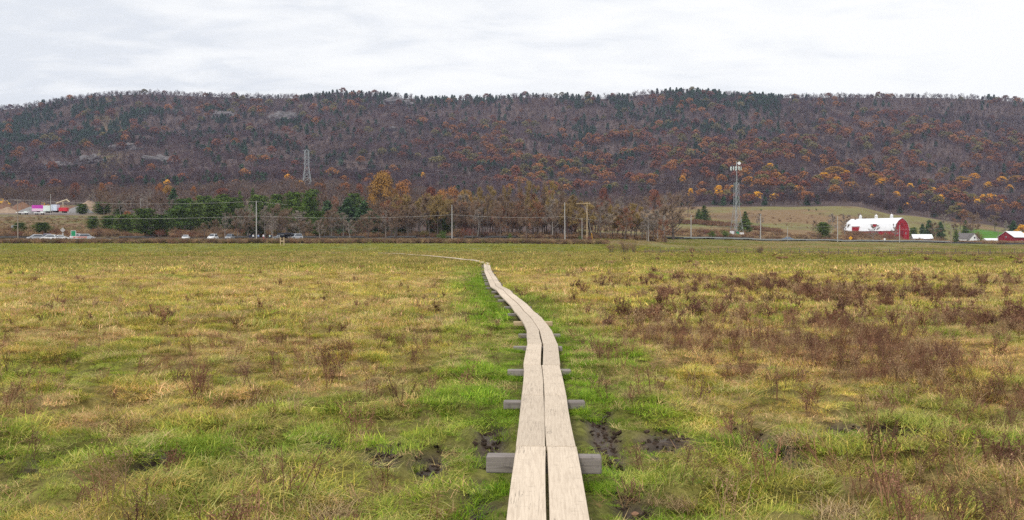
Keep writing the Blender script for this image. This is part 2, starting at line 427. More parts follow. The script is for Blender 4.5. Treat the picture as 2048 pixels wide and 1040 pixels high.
# plank wood
def woodmat(name, light, dark, crack=.25, rough=.8):
    m, t, b = newmat(name, rough, .2)
    tcn = mnode(t, 'ShaderNodeTexCoord'); oi = mnode(t, 'ShaderNodeObjectInfo')
    off = mnode(t, 'ShaderNodeVectorMath', operation='SCALE'); cx = mnode(t, 'ShaderNodeCombineXYZ')
    t.links.new(oi.outputs['Random'], cx.inputs[0]); t.links.new(oi.outputs['Random'], cx.inputs[1])
    t.links.new(cx.outputs[0], off.inputs[0]); off.inputs['Scale'].default_value = 37
    ad = mnode(t, 'ShaderNodeVectorMath', operation='ADD'); t.links.new(tcn.outputs['Object'], ad.inputs[0]); t.links.new(off.outputs[0], ad.inputs[1])
    mp_ = mnode(t, 'ShaderNodeMapping'); mp_.inputs['Scale'].default_value = (22, 1.0, 22); t.links.new(ad.outputs[0], mp_.inputs[0])
    g = mnode(t, 'ShaderNodeTexNoise'); g.inputs['Scale'].default_value = 3.2; g.inputs['Detail'].default_value = 8; g.inputs['Distortion'].default_value = .9
    t.links.new(mp_.outputs[0], g.inputs['Vector'])
    r = mnode(t, 'ShaderNodeValToRGB'); r.color_ramp.elements[0].position = .3; r.color_ramp.elements[1].position = .62
    r.color_ramp.elements[0].color = tuple(dark) + (1,); r.color_ramp.elements[1].color = tuple(light) + (1,)
    t.links.new(g.outputs['Fac'], r.inputs[0])
    # checks: long thin splits
    mp3 = mnode(t, 'ShaderNodeMapping'); mp3.inputs['Scale'].default_value = (26, .55, 1); t.links.new(ad.outputs[0], mp3.inputs[0])
    c = mnode(t, 'ShaderNodeTexNoise'); c.inputs['Scale'].default_value = 1.5; c.inputs['Detail'].default_value = 3; t.links.new(mp3.outputs[0], c.inputs['Vector'])
    sb = mnode(t, 'ShaderNodeMath', operation='SUBTRACT'); sb.inputs[1].default_value = .5; t.links.new(c.outputs['Fac'], sb.inputs[0])
    ab = mnode(t, 'ShaderNodeMath', operation='ABSOLUTE'); t.links.new(sb.outputs[0], ab.inputs[0])
    mr = mnode(t, 'ShaderNodeMapRange'); mr.inputs['From Min'].default_value = .0; mr.inputs['From Max'].default_value = .012
    mr.inputs['To Min'].default_value = crack; mr.inputs['To Max'].default_value = 0
    t.links.new(ab.outputs[0], mr.inputs['Value'])
    big = mnode(t, 'ShaderNodeTexNoise'); big.inputs['Scale'].default_value = 1.3; t.links.new(ad.outputs[0], big.inputs['Vector'])
    mr2 = mnode(t, 'ShaderNodeMapRange'); mr2.inputs['From Min'].default_value = .48; mr2.inputs['From Max'].default_value = .6; t.links.new(big.outputs['Fac'], mr2.inputs['Value'])
    mm = mnode(t, 'ShaderNodeMath', operation='MULTIPLY'); t.links.new(mr.outputs[0], mm.inputs[0]); t.links.new(mr2.outputs[0], mm.inputs[1])
    # knots
    vo = mnode(t, 'ShaderNodeTexVoronoi'); vo.inputs['Scale'].default_value = 1.0
    mp4 = mnode(t, 'ShaderNodeMapping'); mp4.inputs['Scale'].default_value = (3.6, 1.5, .01); t.links.new(ad.outputs[0], mp4.inputs[0]); t.links.new(mp4.outputs[0], vo.inputs['Vector'])
    k = mnode(t, 'ShaderNodeValToRGB'); ke = k.color_ramp.elements
    ke[0].position = 0; ke[0].color = (.45, .45, .45, 1); ke[1].position = .12; ke[1].color = (0, 0, 0, 1)
    q = ke.new(.055); q.color = (.15, .15, .15, 1); q = ke.new(.075); q.color = (.65, .65, .65, 1); q = ke.new(.095); q.color = (0.05, .05, .05, 1)
    t.links.new(vo.outputs['Distance'], k.inputs[0])
    mxx = mnode(t, 'ShaderNodeMath', operation='MAXIMUM'); t.links.new(mm.outputs[0], mxx.inputs[0]); t.links.new(k.outputs[0], mxx.inputs[1])
    # dirt speckle
    dn = mnode(t, 'ShaderNodeTexNoise'); dn.inputs['Scale'].default_value = 9; dn.inputs['Detail'].default_value = 8; dn.inputs['Roughness'].default_value = .7
    mp5 = mnode(t, 'ShaderNodeMapping'); mp5.inputs['Scale'].default_value = (1, 2.2, 1); t.links.new(ad.outputs[0], mp5.inputs[0]); t.links.new(mp5.outputs[0], dn.inputs['Vector'])
    dr = mnode(t, 'ShaderNodeMapRange'); dr.inputs['From Min'].default_value = .57; dr.inputs['From Max'].default_value = .72; dr.inputs['To Max'].default_value = .5
    t.links.new(dn.outputs['Fac'], dr.inputs['Value'])
    mx2 = mnode(t, 'ShaderNodeMath', operation='MAXIMUM'); t.links.new(mxx.outputs[0], mx2.inputs[0]); t.links.new(dr.outputs[0], mx2.inputs[1])
    fin = mnode(t, 'ShaderNodeMix'); fin.data_type = 'RGBA'; t.links.new(mx2.outputs[0], fin.inputs[0]); t.links.new(r.outputs[0], fin.inputs[6])
    fin.inputs[7].default_value = tuple(c_ * .33 for c_ in dark) + (1,)
    hv = mnode(t, 'ShaderNodeMapRange'); hv.inputs['To Min'].default_value = .86; hv.inputs['To Max'].default_value = 1.08; t.links.new(oi.outputs['Random'], hv.inputs['Value'])
    vm = mnode(t, 'ShaderNodeVectorMath', operation='SCALE'); t.links.new(fin.outputs[2], vm.inputs[0]); t.links.new(hv.outputs[0], vm.inputs['Scale'])
    t.links.new(vm.outputs[0], b.inputs['Base Color'])
    bp = mnode(t, 'ShaderNodeBump'); bp.inputs['Strength'].default_value = .35; bp.inputs['Distance'].default_value = .003; bp.invert = True
    t.links.new(mx2.outputs[0], bp.inputs['Height']); t.links.new(bp.outputs[0], b.inputs['Normal'])
    return m

M = {}
M['plank'] = woodmat('plank_wood', (.69, .575, .445), (.54, .44, .335), .75)
M['sleeper'] = woodmat('sleeper_wood', (.30, .265, .245), (.17, .145, .13), .7)
M['fresh_wood'] = plain('fresh_wood', (.50, .38, .23), .8, .2)
M['pole_wood'] = plain('pole_wood', (.30, .25, .20), .85, .1, .2, 2)
M['pole_gray'] = plain('pole_gray', (.42, .41, .39), .8, .2, .15, 2)
M['post_wood'] = plain('post_wood', (.16, .12, .09), .9, .1, .3, 2)
M['galv'] = plain('galvanised_steel', (.36, .385, .39), .5, .5, .1, 1.0, .3)
M['galv_dark'] = plain('dull_steel', (.25, .27, .28), .6, .4)
M['cable'] = plain('cable_aluminium', (.50, .48, .45), .6, .4)
M['red'] = plain('barn_red', (.36, .022, .035), .8, .2, .2, .8)
M['red_dark'] = plain('barn_red_dark', (.22, .015, .022), .8, .2, .15)
M['shed_red'] = plain('shed_red', (.25, .025, .035), .8, .2, .2, .8)
M['white'] = plain('white_paint', (.80, .80, .80), .6, .3, .05)
M['roof_white'] = plain('white_metal_roof', (.83, .84, .86), .5, .3, .04, .6)
M['roof_gray'] = plain('gray_shingle', (.17, .155, .15), .9, .1, .2, 2)
M['gray_wall'] = plain('gray_board', (.30, .28, .26), .8, .2, .15, 1)
M['glass'] = plain('window_glass', (.05, .06, .075), .12, .6, .1)
M['trim_dark'] = plain('dark_trim', (.06, .06, .065), .6, .3)
M['tyre'] = plain('tyre_rubber', (.025, .025, .027), .9, .2)
M['light_lens'] = plain('lamp_lens', (.75, .75, .72), .2, .6)
M['tail_lens'] = plain('tail_lens', (.35, .02, .02), .3, .6)
for k, c in dict(car_white=(.78, .79, .80), car_silver=(.48, .50, .53), car_gray=(.22, .24, .27), car_purple=(.16, .13, .2), car_dark=(.03, .035, .05), car_blue=(.22, .29, .38)).items():
    M[k] = plain(k, c, .35, .5, .04, 1)
M['magenta'] = plain('magenta_panel', (.52, .05, .42), .6, .3)
M['pale_pink'] = plain('pale_pink_panel', (.80, .60, .72), .6, .3)
M['pale_box'] = plain('pale_green_white', (.68, .76, .72), .6, .3)
M['blue_white'] = plain('blue_white', (.66, .73, .86), .6, .3)
M['bright_red'] = plain('bright_red', (.62, .03, .05), .6, .3)
M['orange_red'] = plain('orange_red', (.60, .12, .05), .7, .3)
M['yellow'] = plain('machine_yellow', (.62, .36, .06), .6, .3)
M['sign_yellow'] = plain('sign_yellow', (.80, .40, .015), .5, .3, .03)
M['sign_gray'] = plain('sign_back', (.42, .40, .38), .6, .4)
M['belt'] = plain('conveyor_tan', (.55, .46, .32), .8, .2)
M['green_box'] = plain('green_panel', (.02, .27, .12), .6, .3)
M['black_roof'] = plain('black_roof', (.025, .028, .04), .6, .3)
M['asphalt'] = plain('asphalt', (.10, .10, .10), .95, .1, .15, .5)
M['gravel'] = plain('gravel_pile', (.25, .24, .235), .95, .1, .2, 1)
M['dirt'] = plain('dirt_pile', (.20, .115, .075), .95, .1, .25, .6)
M['tandirt'] = plain('tan_dirt', (.33, .24, .17), .95, .1, .2, .6)
M['rock'] = plain('outcrop_rock', (.165, .15, .15), .95, .1, .45, .12)
M['stone'] = plain('field_stone', (.30, .17, .11), .9, .1, .25, 4)
M['skin'] = plain('skin', (.45, .27, .2), .7, .3, .05)
M['hair'] = plain('hair', (.04, .03, .025), .8, .2)
M['jeans'] = plain('jeans', (.04, .05, .09), .9, .1)
M['bark'] = foliage('bark', (.115, .09, .075), (.17, .14, .12), var=.25, noise_scale=2)
M['bark_dark'] = foliage('bark_dark', (.06, .047, .04), (.09, .07, .06), var=.25, noise_scale=2)
M['bark_pale'] = foliage('bark_pale', (.26, .235, .21), (.33, .30, .27), var=.2, noise_scale=2)
M['tw_brown'] = foliage('twig_brown', (.21, .14, .095), (.27, .19, .13))
M['tw_gray'] = foliage('twig_gray', (.25, .20, .165), (.32, .27, .225))
M['tw_olive'] = foliage('twig_olive', (.29, .20, .085), (.36, .26, .10))
M['tw_red'] = foliage('twig_red', (.25, .11, .065), (.32, .165, .09))
M['tw_dark'] = foliage('twig_dark', (.10, .075, .062), (.13, .10, .085))
M['lf_orange'] = foliage('leaf_orange', (.29, .118, .048), (.36, .17, .058))
M['lf_rust'] = foliage('leaf_rust', (.19, .068, .042), (.26, .105, .055))
M['lf_gold'] = foliage('leaf_gold', (.31, .165, .042), (.38, .21, .05))
M['lf_olive'] = foliage('leaf_olive', (.15, .125, .055), (.21, .165, .06))
M['lf_yellow'] = foliage('leaf_yellow', (.70, .33, .03), (.80, .44, .04), var=.25)
M['ev_cedar'] = foliage('evergreen_cedar', (.075, .125, .025), (.115, .165, .035), var=.6)
M['ev_pine'] = foliage('evergreen_pine', (.062, .115, .050), (.095, .150, .065), var=.6)
M['ev_hill'] = foliage('evergreen_hill', (.046, .088, .050), (.066, .112, .052), var=.5)
M['sh_brown'] = foliage('shrub_brown', (.22, .135, .08), (.31, .20, .11))
M['sh_red'] = foliage('shrub_red', (.17, .055, .04), (.23, .09, .06))
M['inst'] = foliage('scatter_leaf', None, inst=True, var=.32)
M['grass'] = grassmat('grass_blades')

# ================================================================== object helpers
def tag(o, label=None, cat=None, group=None, kind=None):
    if label: o['label'] = label
    if cat: o['category'] = cat
    if group: o['group'] = group
    if kind: o['kind'] = kind
    return o

class MB:
    def __init__(s): s.v = []; s.f = []; s.c = []; s.m = []
    def face(s, pts, c=.5, m=0):
        i = len(s.v); s.v.extend(pts); s.f.append(tuple(range(i, i + len(pts)))); s.c.append(c); s.m.append(m)
    def tube(s, pts, rads, n=5, c=.5, m=0, cap=True):
        rings = []
        for k, p in enumerate(pts):
            a = pts[max(k - 1, 0)]; b_ = pts[min(k + 1, len(pts) - 1)]
            d = (Vector(b_) - Vector(a)); d = d.normalized() if d.length > 1e-9 else Vector((0, 0, 1))
            u = d.orthogonal().normalized() if abs(d.z) > .95 else d.cross(Vector((0, 0, 1))).normalized()
            v = d.cross(u)
            i = len(s.v)
            for j in range(n):
                q = 2 * math.pi * j / n
                s.v.append(tuple(Vector(p) + (u * math.cos(q) + v * math.sin(q)) * rads[k]))
            rings.append(i)
        for k in range(len(pts) - 1):
            for j in range(n):
                s.f.append((rings[k] + j, rings[k] + (j + 1) % n, rings[k + 1] + (j + 1) % n, rings[k + 1] + j)); s.c.append(c); s.m.append(m)
        if cap:
            s.f.append(tuple(rings[0] + j for j in reversed(range(n)))); s.c.append(c); s.m.append(m)
            s.f.append(tuple(rings[-1] + j for j in range(n))); s.c.append(c); s.m.append(m)
    def box(s, c, sz, rz=0, m=0, col=.5, tilt=None):
        cx, cy, cz = c; hx, hy, hz = [q / 2 for q in sz]
        mt = Matrix.Rotation(rz, 3, 'Z')
        if tilt is not None: mt = mt @ Matrix.Rotation(tilt, 3, 'Y')
        i = len(s.v)
        for x_ in (-hx, hx):
            for y_ in (-hy, hy):
                for z_ in (-hz, hz):
                    s.v.append(tuple(mt @ Vector((x_, y_, z_)) + Vector(c)))
        for f in ((0, 1, 3, 2), (4, 6, 7, 5), (0, 4, 5, 1), (2, 3, 7, 6), (0, 2, 6, 4), (1, 5, 7, 3)):
            s.f.append(tuple(i + q for q in f)); s.c.append(col); s.m.append(m)
    def prism(s, prof, y0, y1, m=0, taper=None):
        """profile in xz extruded along y; taper(x,z)->inset of y"""
        n = len(prof); i = len(s.v)
        tp = taper or (lambda x, z: 0)
        for (x_, z_) in prof: s.v.append((x_, y0 + tp(x_, z_), z_))
        for (x_, z_) in prof: s.v.append((x_, y1 - tp(x_, z_), z_))
        s.f.append(tuple(range(i, i + n))); s.f.append(tuple(reversed(range(i + n, i + 2 * n)))); s.c += [.5, .5]; s.m += [m, m]
        for j in range(n):
            s.f.append((i + j, i + n + j, i + n + (j + 1) % n, i + (j + 1) % n)); s.c.append(.5); s.m.append(m)
    def mesh(s, name, mats):
        me = bpy.data.meshes.new(name)
        me.from_pydata([tuple(v) for v in s.v], [], s.f)
        for m in (mats if isinstance(mats, (list, tuple)) else [mats]): me.materials.append(m)
        me.polygons.foreach_set('material_index', s.m)
        a = me.attributes.new('vv', 'FLOAT', 'FACE')
        a.data.foreach_set('value', s.c)
        me.update()
        return me
    def build(s, name, mats, parent=None, loc=(0, 0, 0), fix=True):
        me = s.mesh(name, mats)
        if fix:
            bm = bmesh.new(); bm.from_mesh(me); bmesh.ops.recalc_face_normals(bm, faces=bm.faces); bm.to_mesh(me); bm.free()
        return link(name, me, parent, loc)

def link(name, me, parent=None, loc=(0, 0, 0)):
    o = bpy.data.objects.new(name, me); C.objects.link(o); o.location = loc
    if parent is not None: o.parent = parent
    return o

def empty(name, loc, rz=0, label=None, cat=None, group=None):
    o = bpy.data.objects.new(name, None); C.objects.link(o); o.location = loc; o.rotation_euler = (0, 0, rz)
    o.empty_display_size = .1
    return tag(o, label, cat, group)

def bevel(o, wd=.02, seg=2):
    md = o.modifiers.new('bevel', 'BEVEL'); md.width = wd; md.segments = seg; md.limit_method = 'ANGLE'
    return o

def scatter(name, pts, protos, cols, scl, rot, idx, label, cat, kind='stuff'):
    """one stuff object: its own points carry copies of the prototype geometry (geometry nodes)"""
    n = len(pts)
    me = bpy.data.meshes.new(name)
    me.vertices.add(n)
    me.vertices.foreach_set('co', np.asarray(pts, dtype=np.float32).ravel())
    for nm, ty, key, arr in (('scl', 'FLOAT_VECTOR', 'vector', scl), ('rot', 'FLOAT_VECTOR', 'vector', rot)):
        a = me.attributes.new(nm, ty, 'POINT'); a.data.foreach_set(key, np.asarray(arr, dtype=np.float32).ravel())
    a = me.attributes.new('idx', 'INT', 'POINT'); a.data.foreach_set('value', np.asarray(idx, dtype=np.int32))
    a = me.attributes.new('icol', 'FLOAT_COLOR', 'POINT')
    cc = np.ones((n, 4), dtype=np.float32); cc[:, :3] = cols; a.data.foreach_set('color', cc.ravel())
    me.update()
    o = link(name, me)
    ng = bpy.data.node_groups.new(name + '_nodes', 'GeometryNodeTree')
    ng.interface.new_socket('Geometry', in_out='INPUT', socket_type='NodeSocketGeometry')
    ng.interface.new_socket('Geometry', in_out='OUTPUT', socket_type='NodeSocketGeometry')
    gi = ng.nodes.new('NodeGroupInput'); go = ng.nodes.new('NodeGroupOutput')
    ip = ng.nodes.new('GeometryNodeInstanceOnPoints')
    jn = ng.nodes.new('GeometryNodeJoinGeometry')
    for p in reversed(protos):
        oi = ng.nodes.new('GeometryNodeObjectInfo'); oi.inputs['Object'].default_value = p; oi.inputs['As Instance'].default_value = False
        gt = ng.nodes.new('GeometryNodeGeometryToInstance')
        ng.links.new(oi.outputs['Geometry'], gt.inputs[0]); ng.links.new(gt.outputs[0], jn.inputs[0])
    ip.inputs['Pick Instance'].default_value = True
    def na(nm, ty):
        q = ng.nodes.new('GeometryNodeInputNamedAttribute'); q.data_type = ty; q.inputs['Name'].default_value = nm
        return q.outputs['Attribute']
    ng.links.new(gi.outputs[0], ip.inputs['Points']); ng.links.new(jn.outputs[0], ip.inputs['Instance'])
    ng.links.new(na('idx', 'INT'), ip.inputs['Instance Index'])
    ng.links.new(na('scl', 'FLOAT_VECTOR'), ip.inputs['Scale'])
    e2r = ng.nodes.new('FunctionNodeEulerToRotation'); ng.links.new(na('rot', 'FLOAT_VECTOR'), e2r.inputs[0]); ng.links.new(e2r.outputs[0], ip.inputs['Rotation'])
    ng.links.new(ip.outputs[0], go.inputs[0])
    md = o.modifiers.new('scatter', 'NODES'); md.node_group = ng
    tag(o, label, cat, None, kind)
    return o

def proto(name, mb, mat):
    return bpy.data.objects.new(name, mb.mesh(name, mat))     # never linked: only its geometry is used

def simple_scatter(name, x, y, protos, cols, s, label, cat, tilt=.08, zoff=0.0, sz=None, kind='stuff'):
    n = len(x)
    z = H(x, y) + zoff
    rot = np.stack([rng.normal(0, tilt, n), rng.normal(0, tilt, n), rng.uniform(0, 6.283, n)], 1)
    scl = np.stack([s, s, s if sz is None else sz], 1)
    return scatter(name, np.stack([x, y, z], 1), protos, cols, scl, rot, rng.integers(0, len(protos), n), label, cat, kind)

# ================================================================== ground
ys = [-40, -20, -8, -2]
y = 0.5
while y < 2300:
    ys.append(y)
    y += 0.13 if y < 20 else max(.13, .0115 * y) if y < 860 else 14
ys += [2500, 3200, 4500, 7000]
ys = np.array(ys)
k = np.arange(-215, 216)
xs = 4.2 * np.sinh(k * .0323)
xs = np.concatenate([[-7000, -4200], xs, [4200, 7000]])
GX, GY = np.meshgrid(xs, ys)
GZ = H(GX, GY)
GZ = np.where(GY > 2300, -200.0, GZ)
GZ = np.maximum(GZ, -12.0)
nx, ny = len(xs), len(ys)
me = bpy.data.meshes.new('ground')
co = np.stack([GX, GY, GZ], -1).reshape(-1, 3).astype(np.float32)
me.vertices.add(nx * ny); me.vertices.foreach_set('co', co.ravel())
ii = (np.arange(ny - 1)[:, None] * nx + np.arange(nx - 1)[None, :]).ravel()
quads = np.stack([ii, ii + 1, ii + 1 + nx, ii + nx], 1)
me.loops.add(quads.size); me.loops.foreach_set('vertex_index', quads.ravel().astype(np.int32))
me.polygons.add(len(quads)); me.polygons.foreach_set('loop_start', np.arange(0, quads.size, 4, dtype=np.int32))
me.polygons.foreach_set('use_smooth', np.ones(len(quads), dtype=bool))
me.update(calc_edges=True)
a = me.attributes.new('gcol', 'FLOAT_COLOR', 'POINT')
gc = np.ones((nx * ny, 4), dtype=np.float32); gc[:, :3] = groundcol(GX.ravel(), GY.ravel()); a.data.foreach_set('color', gc.ravel())
a = me.attributes.new('wet', 'FLOAT', 'POINT'); a.data.foreach_set('value', (mud(GX.ravel(), GY.ravel()) * (GY.ravel() < 20)).astype(np.float32))
me.materials.append(gm)
ground = link('ground', me)
ground['kind'] = 'structure'

def hz(x, y): return float(H(np.array([x]), np.array([y]))[0])

def ribbon(name, pts, width, mat, lift=.06):
    mb = MB(); prev = None
    dense = []
    for (ax, ay), (bx, by) in zip(pts[:-1], pts[1:]):
        for q in range(12): dense.append((ax + (bx - ax) * q / 12, ay + (by - ay) * q / 12))
    dense.append(pts[-1])
    for i_, (x_, y_) in enumerate(dense):
        a_ = dense[max(i_ - 1, 0)]; b_ = dense[min(i_ + 1, len(dense) - 1)]
        d_ = Vector((b_[0] - a_[0], b_[1] - a_[1])).normalized(); n_ = Vector((-d_.y, d_.x)) * width / 2
        zz = max(hz(x_ + n_.x * s_, y_ + n_.y * s_) for s_ in (-1, 0, 1)) + lift
        cur = ((x_ + n_.x, y_ + n_.y, zz), (x_ - n_.x, y_ - n_.y, zz))
        if prev: mb.face([prev[0], prev[1], cur[1], cur[0]])
        prev = cur
    # thickness so that the edge reads as a built-up roadbed
    o = mb.build(name, mat); sm = o.modifiers.new('solid', 'SOLIDIFY'); sm.thickness = .5; sm.offset = 0 if False else -1
    o['kind'] = 'structure'
    return o

ROADP = [(X(-300, 318), 318), (X(300, 316), 316), (X(700, 318), 318), (X(1000, 330), 330), (X(1200, 355), 355), (X(1380, 392), 392), (X(1600, 409), 409), (X(1880, 424), 424), (X(2300, 436), 436)]
ribbon('road', ROADP, 9, M['asphalt'])

# ================================================================== boardwalk
bw = empty('boardwalk', (PATH[1][0], PATH[1][1], 0), 0, 'pale new plank boardwalk winding across the field on low wooden beams', 'boardwalk')
TOP = .28
joints = []
for i_, ((ax, ay), (bx, by)) in enumerate(zip(PATH[:-1], PATH[1:])):
    ln = math.hypot(bx - ax, by - ay); target = 2.9 if ay < 50 else (4.4 if ay < 110 else 6.2)
    kseg = max(1, round(ln / target))
    for q in range(kseg): joints.append((ax + (bx - ax) * q / kseg, ay + (by - ay) * q / kseg))
joints.append(PATH[-1])
random.seed(5)
def jz(x_, y_):
    # the walk dips slightly into the meadow's hollow beyond 15 m
    return TOP - 0.08 * float(sstep(12, 30, y_)) + .12 * float(sstep(55, 95, y_)) + .02 * math.sin(y_ * .9) * float(sstep(14, 20, y_)) - (0.0 if y_ < 200 else 0)
def plank_mesh(p0, p1, z0, z1, off, wd, th=.045):
    d = Vector((p1[0] - p0[0], p1[1] - p0[1])); ln = d.length; d.normalize(); n_ = Vector((d.y, -d.x))
    cx = (Vector(p0) + Vector(p1)) / 2 + n_ * off
    gap = .014
    mb = MB(); seg = 6
    warp = random.uniform(-.009, .009)
    h = ln / 2 - gap
    rows = []
    for s_ in range(seg + 1):
        yy = -h + 2 * h * s_ / seg
        bow = warp * (1 - (yy / h) ** 2)
        i0 = len(mb.v)
        mb.v += [(-wd / 2 + bow, yy, 0), (wd / 2 + bow, yy, 0), (wd / 2 + bow, yy, -th), (-wd / 2 + bow, yy, -th)]
        rows.append(i0)
    for s_ in range(seg):
        a_, b_ = rows[s_], rows[s_ + 1]
        for q in range(4):
            mb.f.append((a_ + q, a_ + (q + 1) % 4, b_ + (q + 1) % 4, b_ + q)); mb.c.append(.5); mb.m.append(0)
    mb.f.append(tuple(rows[0] + q for q in (3, 2, 1, 0))); mb.f.append(tuple(rows[-1] + q for q in range(4))); mb.c += [.5, .5]; mb.m += [0, 0]
    if p0[1] < 20:
        for yy in (-h + .045, h - .045):
            for xx in (-wd / 2 + .035, wd / 2 - .04):
                jx, jy = random.uniform(-.008, .008), random.uniform(-.01, .01)
                mb.face([(xx + jx + .0048 * math.cos(q * .785), yy + jy + .0048 * math.sin(q * .785), .0006) for q in range(8)], .5, 1)
    o = mb.build('plank', [M['plank'], M['trim_dark']], bw)
    base = Vector(bw.location)
    o.location = Vector((cx.x, cx.y, (z0 + z1) / 2)) - base
    o.rotation_euler = (math.atan2(z1 - z0, ln), 0, math.atan2(d.y, d.x) - math.pi / 2)
    bevel(o, .004, 2)
    return o
for (p0, p1) in zip(joints[:-1], joints[1:]):
    z0, z1 = jz(*p0), jz(*p1)
    a_ = random.uniform(-.004, .004); gp = random.uniform(.010, .030)
    for s_ in (-1, 1):
        plank_mesh(p0, p1, z0, z1 + random.uniform(-.003, .003), s_ * (.2325 + gp) / 2 + a_, .2325)
def sleeper(x_, y_, ln, rz, ztop, tall=.15, dep=.15, mat='sleeper', off=0.0):
    mb = MB()
    # long axis along local y so that the grain follows it
    mb.box((0, 0, -tall / 2), (dep, ln, tall))
    o = mb.build('sleeper', M[mat], bw); o.location = Vector((x_ + off, y_, ztop)) - Vector(bw.location)
    o.rotation_euler = (0, 0, rz + math.pi / 2); bevel(o, .016, 3)
    return o
sl_list = [(.25, 7.78, .90, -.05, .135), (.28, 5.2, .95, .02, .16), (.34, 10.5, .86, .0, .085), (.36, 13.15, .84, .02, .085), (.42, 16.2, .80, -.01, .08), (.52, 18.9, .80, .0, .08),
           (.46, 21.8, .86, .0, .10)]
for x_, y_, ln, rz, tl in sl_list:
    sleeper(x_, y_, ln, rz, jz(x_, y_) - .046, tl, .15, 'fresh_wood' if y_ == 21.8 else 'sleeper')
for (x_, y_) in joints:
    if 22.5 < y_ < 92:
        sleeper(x_ - .04, y_, .78, random.uniform(-.05, .05), jz(x_, y_) - .046, .07, .14)

# ================================================================== grass prototypes
def blade(mb, bx, by, az, ln, wd, lean, droop, c, seg=3):
    dx_, dy_ = math.cos(az), math.sin(az)
    sx, sy = -dy_ * wd / 2, dx_ * wd / 2
    ang = lean; px_, py_, pz_ = bx, by, 0.0
    pts = [(px_, py_, pz_)]
    for s_ in range(seg):
        st = ln / seg
        px_ += dx_ * math.sin(ang) * st; py_ += dy_ * math.sin(ang) * st; pz_ += math.cos(ang) * st
        ang += droop / seg; pts.append((px_, py_, pz_))
    i0 = len(mb.v)
    for k_, p in enumerate(pts):
        w_ = 1 - .85 * (k_ / seg) ** 1.5
        if k_ < seg: mb.v += [(p[0] - sx * w_, p[1] - sy * w_, p[2]), (p[0] + sx * w_, p[1] + sy * w_, p[2])]
        else: mb.v.append(p)
    for k_ in range(seg):
        a_ = i0 + 2 * k_
        if k_ < seg - 1: mb.f.append((a_, a_ + 1, a_ + 3, a_ + 2))
        else: mb.f.append((a_, a_ + 1, a_ + 2))
        mb.c.append(c); mb.m.append(0)

def tuft(seed, n, rad, lmin, lmax, wd, lean=(.2, 1.1), droop=(.3, 1.6), strawp=.25, biasaz=None):
    rd = random.Random(seed); mb = MB()
    for _ in range(n):
        r_ = rad * math.sqrt(rd.random()); q = rd.uniform(0, 6.283)
        az = rd.uniform(0, 6.283) if biasaz is None else rd.gauss(biasaz, .8)
        c = rd.gauss(.42, .13) if rd.random() > strawp else rd.uniform(.65, 1.0)
        blade(mb, r_ * math.cos(q), r_ * math.sin(q), az, rd.uniform(lmin, lmax), wd * rd.uniform(.6, 1.4), rd.uniform(*lean), rd.uniform(*droop), min(max(c, 0), 1))
    return mb

near_p = [proto('tuft_near', tuft(i_, 135, .15, .03, .095, .0045, lean=(.3, 1.45), droop=(.4, 2.0), strawp=.25 + .06 * i_, biasaz=None if i_ % 2 else i_ * 1.3), M['grass']) for i_ in range(5)]
near_p += [proto('grass_litter', tuft(10 + i_, 80, .18, .06, .17, .0036, lean=(1.0, 1.55), droop=(.0, .5), strawp=.7, biasaz=i_ * 1.9), M['grass']) for i_ in range(2)]
mid_p = [proto('tuft_mid', tuft(20 + i_, 130, .34, .05, .14, .010, lean=(.2, 1.3), strawp=.32, biasaz=None if i_ % 2 else i_), M['grass']) for i_ in range(5)]
far_p = [proto('tuft_far', tuft(40 + i_, 120, .85, .08, .22, .03, strawp=.3), M['grass']) for i_ in range(4)]
vfar_p = [proto('tuft_very_far', tuft(60 + i_, 90, 1.7, .07, .18, .07, strawp=.3), M['grass']) for i_ in range(3)]

def sample(y0, y1, dens, margin=5.5, spread=.62):
    area = spread * (y1 ** 2 - y0 ** 2) + 2 * margin * (y1 - y0)
    n = int(area * dens)
    yy = np.sqrt(rng.uniform(y0 ** 2, y1 ** 2, n))
    xx = rng.uniform(-1, 1, n) * (spread * yy + margin)
    return xx, yy

def grass_zone(name, y0, y1, dens, protos, smin, smax, clear, label):
    x_, y_ = sample(y0, y1, dens)
    pd, side = pathdist(x_, y_)
    jit = rng.normal(0, 1, len(x_)) * (.035 + .075 * (1 - sstep(20, 70, y_)))
    keep = (pd > clear) & ~((mud(x_, y_) > .42) & (y_ < 20) & (rng.random(len(x_)) < .93))
    keep &= ~((y_ > 268))
    x_, y_, jit, pd = x_[keep], y_[keep], jit[keep], pd[keep]
    c, px, _ = fieldcol(x_, y_, jit)
    bv = np.clip(rng.normal(1, .24, len(x_)), .45, 1.7)[:, None]
    c = c * bv
    cl = fbm(x_ * 1.6, y_ * 1.6, 1, 3)
    s = rng.uniform(smin, smax, len(x_)) * (.65 + .8 * sstep(.35, .65, cl))
    s = s * (.75 + .25 * sstep(.3, .9, pd)) if y0 < 30 else s
    return simple_scatter(name, x_, y_, protos, c, s, label, 'grass', .12, -.01)

grass_zone('grass', 4.6, 24, 78, near_p, .65, 1.25, .272, 'matted green and straw coloured meadow grass close to the boardwalk')
grass_zone('grass', 22, 64, 14, mid_p, .7, 1.25, .46, 'yellow green tussocky meadow grass in the middle of the field')
grass_zone('grass', 60, 155, 1.9, far_p, .7, 1.3, .9, 'yellowish meadow grass in the far half of the field')
grass_zone('grass', 150, 270, .42, vfar_p, .7, 1.3, 1.4, 'pale olive grass along the far edge of the field')

